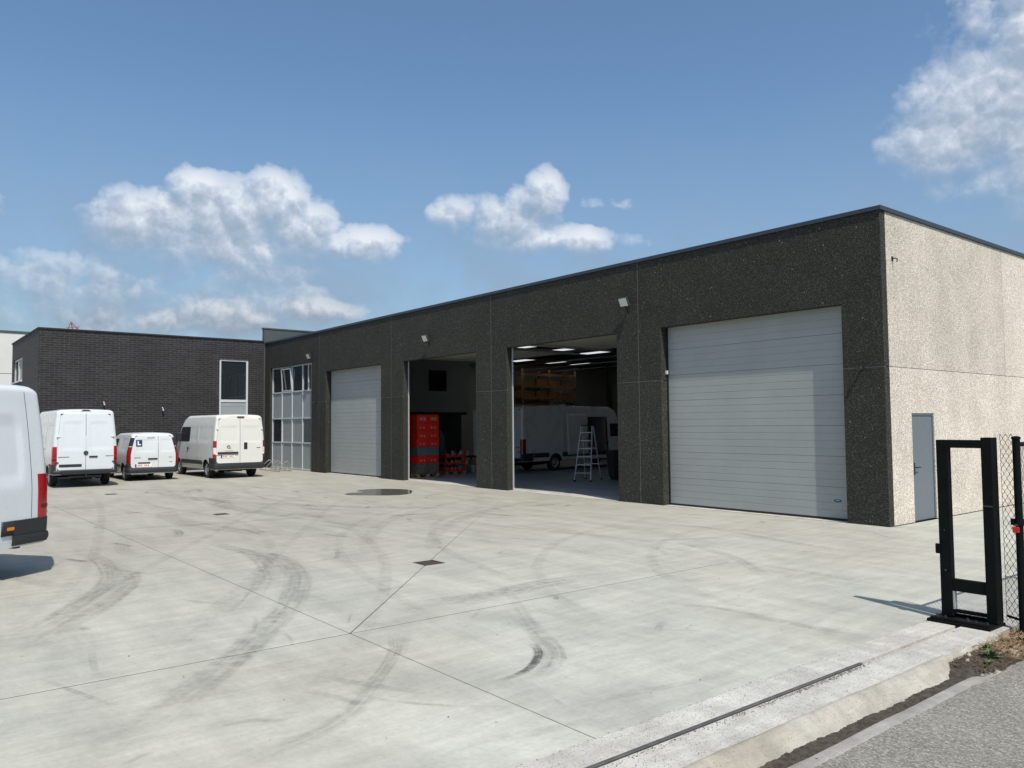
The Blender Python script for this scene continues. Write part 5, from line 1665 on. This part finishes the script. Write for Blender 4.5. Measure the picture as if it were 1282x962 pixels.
# ------------------------------------------------------------------ bicycle rack by the office windows
t = thing('bicycle_rack', 'galvanised bicycle rack with slanted hoops under the office windows', 'bicycle rack', (-27.55, -.85, 0))
MB().tube([(-1.25, .30, .03), (1.15, .30, .03)], .020, 8).tube([(-1.25, -.25, .03), (1.15, -.25, .03)], .020, 8).build('base_rail', M_STEEL, t)
for k in range(5):
    x = -1.15 + k * .5
    pts = []
    for a in range(15):
        s_ = a / 14 * math.pi
        pts.append((x + .42 * math.sin(s_) ** .7 + (.05 if a > 7 else 0), .30 - .55 * a / 14, .03 + .44 * math.sin(s_) ** .7))
    MB().tube(pts, .016, 8).build('hoop', M_STEEL, t, smooth=True)

# ------------------------------------------------------------------ gate portal and fence
GP = thing('gate_portal', 'black steel guide frame of the sliding gate on the pale threshold', 'gate', (3.98, -6.55, 0))
def gadd(b_, n_, m_=None, **k_):
    b_.v = [(q[0] - 3.98, q[1] + 6.55, q[2]) for q in b_.v]
    return b_.build(n_, m_ or M_BLK, GP, **k_)
gadd(MB().box(3.72, 3.83, -6.60, -6.52, .045, 1.81), 'left_post', bevel=.004)
gadd(MB().box(4.14, 4.235, -6.60, -6.45, .045, 1.835), 'right_post', bevel=.004)
gadd(MB().box(3.83, 4.14, -6.598, -6.522, 1.73, 1.81), 'top_beam', bevel=.003)
gadd(MB().box(3.83, 4.14, -6.59, -6.53, .30, .42), 'lower_beam', bevel=.003)
gadd(MB().box(3.83, 4.14, -6.58, -6.54, .085, .12), 'bottom_rail', bevel=.003)
gadd(MB().box(3.83, 3.845, -6.59, -6.53, .12, .30), 'side_rail', M_STEEL)
gadd(MB().box(3.66, 4.24, -6.80, -6.42, .009, .035), 'base_plate', M_BLK, bevel=.004)
gadd(MB().box(3.69, 4.22, -6.79, -6.75, .035, .06).box(3.69, 4.13, -6.50, -6.47, .035, .06), 'base_edge', M_BLK, bevel=.004)
for (x, y) in ((3.70, -6.66), (3.79, -6.68), (4.08, -6.70), (4.18, -6.70), (3.98, -6.64)):
    gadd(MB().lathe([(0, .018), (.012, .018), (.012, .009), (.03, .009), (.03, .001)], (x, y, .035), (0, 0, 1), 6), 'bolt', M_DKSTEEL)
gadd(MB().box(3.69, 3.73, -6.615, -6.60, .66, .76).box(3.68, 3.72, -6.60, -6.53, .67, .75), 'catch', M_BLK, bevel=.003)
gadd(MB().box(4.145, 4.23, -6.605, -6.60, 1.16, 1.175), 'hinge_strap', M_DKSTEEL)
gadd(MB().tube([(3.775, -6.602, .5), (3.775, -6.606, .5)], .01, 8).tube([(3.775, -6.602, .9), (3.775, -6.606, .9)], .007, 8), 'bolt_head', M_DKSTEEL)

FE = thing('wire_fence', 'black chain-link fence with round posts running away behind the gate frame', 'fence', (4.42, -6.50, 0))
def fadd(b_, n_, m_=None, **k_):
    b_.v = [(q[0] - 4.42, q[1] + 6.50, q[2]) for q in b_.v]
    return b_.build(n_, m_ or M_BLK, FE, **k_)
for k in range(8):
    y = -6.50 + k * 2.5
    p_ = MB().tube([(4.42, y, -.08), (4.42, y, 1.80), (4.42, y, 1.835)], .034, 14)
    p_.lathe([(0, .04), (.02, .04), (.03, .02), (.03, .001)], (4.42, y, 1.82), (0, 0, 1), 14)
    fadd(p_, 'post', smooth=True)
fadd(MB().tube([(4.42, -6.47, 1.77), (4.42, 11.0, 1.77)], .022, 10), 'top_rail', smooth=True)
fadd(MB().tube([(4.40, -6.47, .08), (4.40, 11.0, .08)], .003, 5).tube([(4.40, -6.47, .9), (4.40, 11.0, .9)], .0025, 5), 'tension_wire')
# diamond mesh: zigzag wires interlinked at every bend
def mesh_wires(P0, P1, zlo, zhi, cell, r, zig=0.5):
    b_ = MB(); P0 = Vector(P0); P1 = Vector(P1); L_ = (P1 - P0).length; d = (P1 - P0) / L_
    nr = Vector((-d.y, d.x, 0))
    n = int(L_ / cell); m_ = int((zhi - zlo) / (cell / 2 * 1.15))
    step = (zhi - zlo) / m_
    for i in range(n + 1):
        pts = []
        for j in range(m_ + 1):
            s_ = (i + (.5 if j % 2 else 0)) * cell if True else 0
            q = P0 + d * min(s_, L_)
            k_ = .004 if j % 2 else -.004
            pts.append((q.x + nr.x * k_ + noise.noise(Vector((i, j, 0))) * .002, q.y + nr.y * k_, zlo + step * j))
        b_.tube(pts, r, 4)
        pts = []
        for j in range(m_ + 1):
            s_ = (i - (.5 if j % 2 else 0)) * cell
            s_ = max(0, s_)
            q = P0 + d * min(s_, L_)
            k_ = -.004 if j % 2 else .004
            pts.append((q.x + nr.x * k_, q.y + nr.y * k_, zlo + step * j))
        b_.tube(pts, r, 4)
    return b_
o = fadd(mesh_wires((4.40, -6.44, 0), (4.40, 4.0, 0), .05, 1.76, .07, .0030), 'wire_mesh', fix=False); o['kind'] = 'stuff'
o = fadd(mesh_wires((4.245, -6.40, 0), (4.40, -6.50, 0), .05, 1.87, .075, .0028), 'wire_mesh', fix=False); o['kind'] = 'stuff'
fadd(MB().tube([(4.25, -6.40, .10), (4.40, -6.50, .10)], .012, 8), 'ground_rail')
PK = thing('padlock', 'red padlock hanging on the round fence post', 'padlock', (4.405, -6.545, .93))
MB().box(-.028, .028, -.012, .012, 0, .055).build('lock_body', M_REDP, PK, bevel=.005)
MB().tube([(-.014, 0, .05), (-.014, 0, .07), (0, 0, .08), (.014, 0, .07), (.014, 0, .05)], .004, 6).build('shackle', M_DKSTEEL, PK, smooth=True)
PC = thing('post_clamp', 'black clamp round the fence post just above the red padlock', 'clamp', (4.42, -6.50, 1.03))
MB().lathe([(-.03, .034), (-.03, .043), (.03, .043), (.03, .034)], (0, 0, 0), (0, 0, 1), 14).box(-.06, -.03, -.045, -.01, -.03, .03).build('clamp_ring', M_BLK, PC)
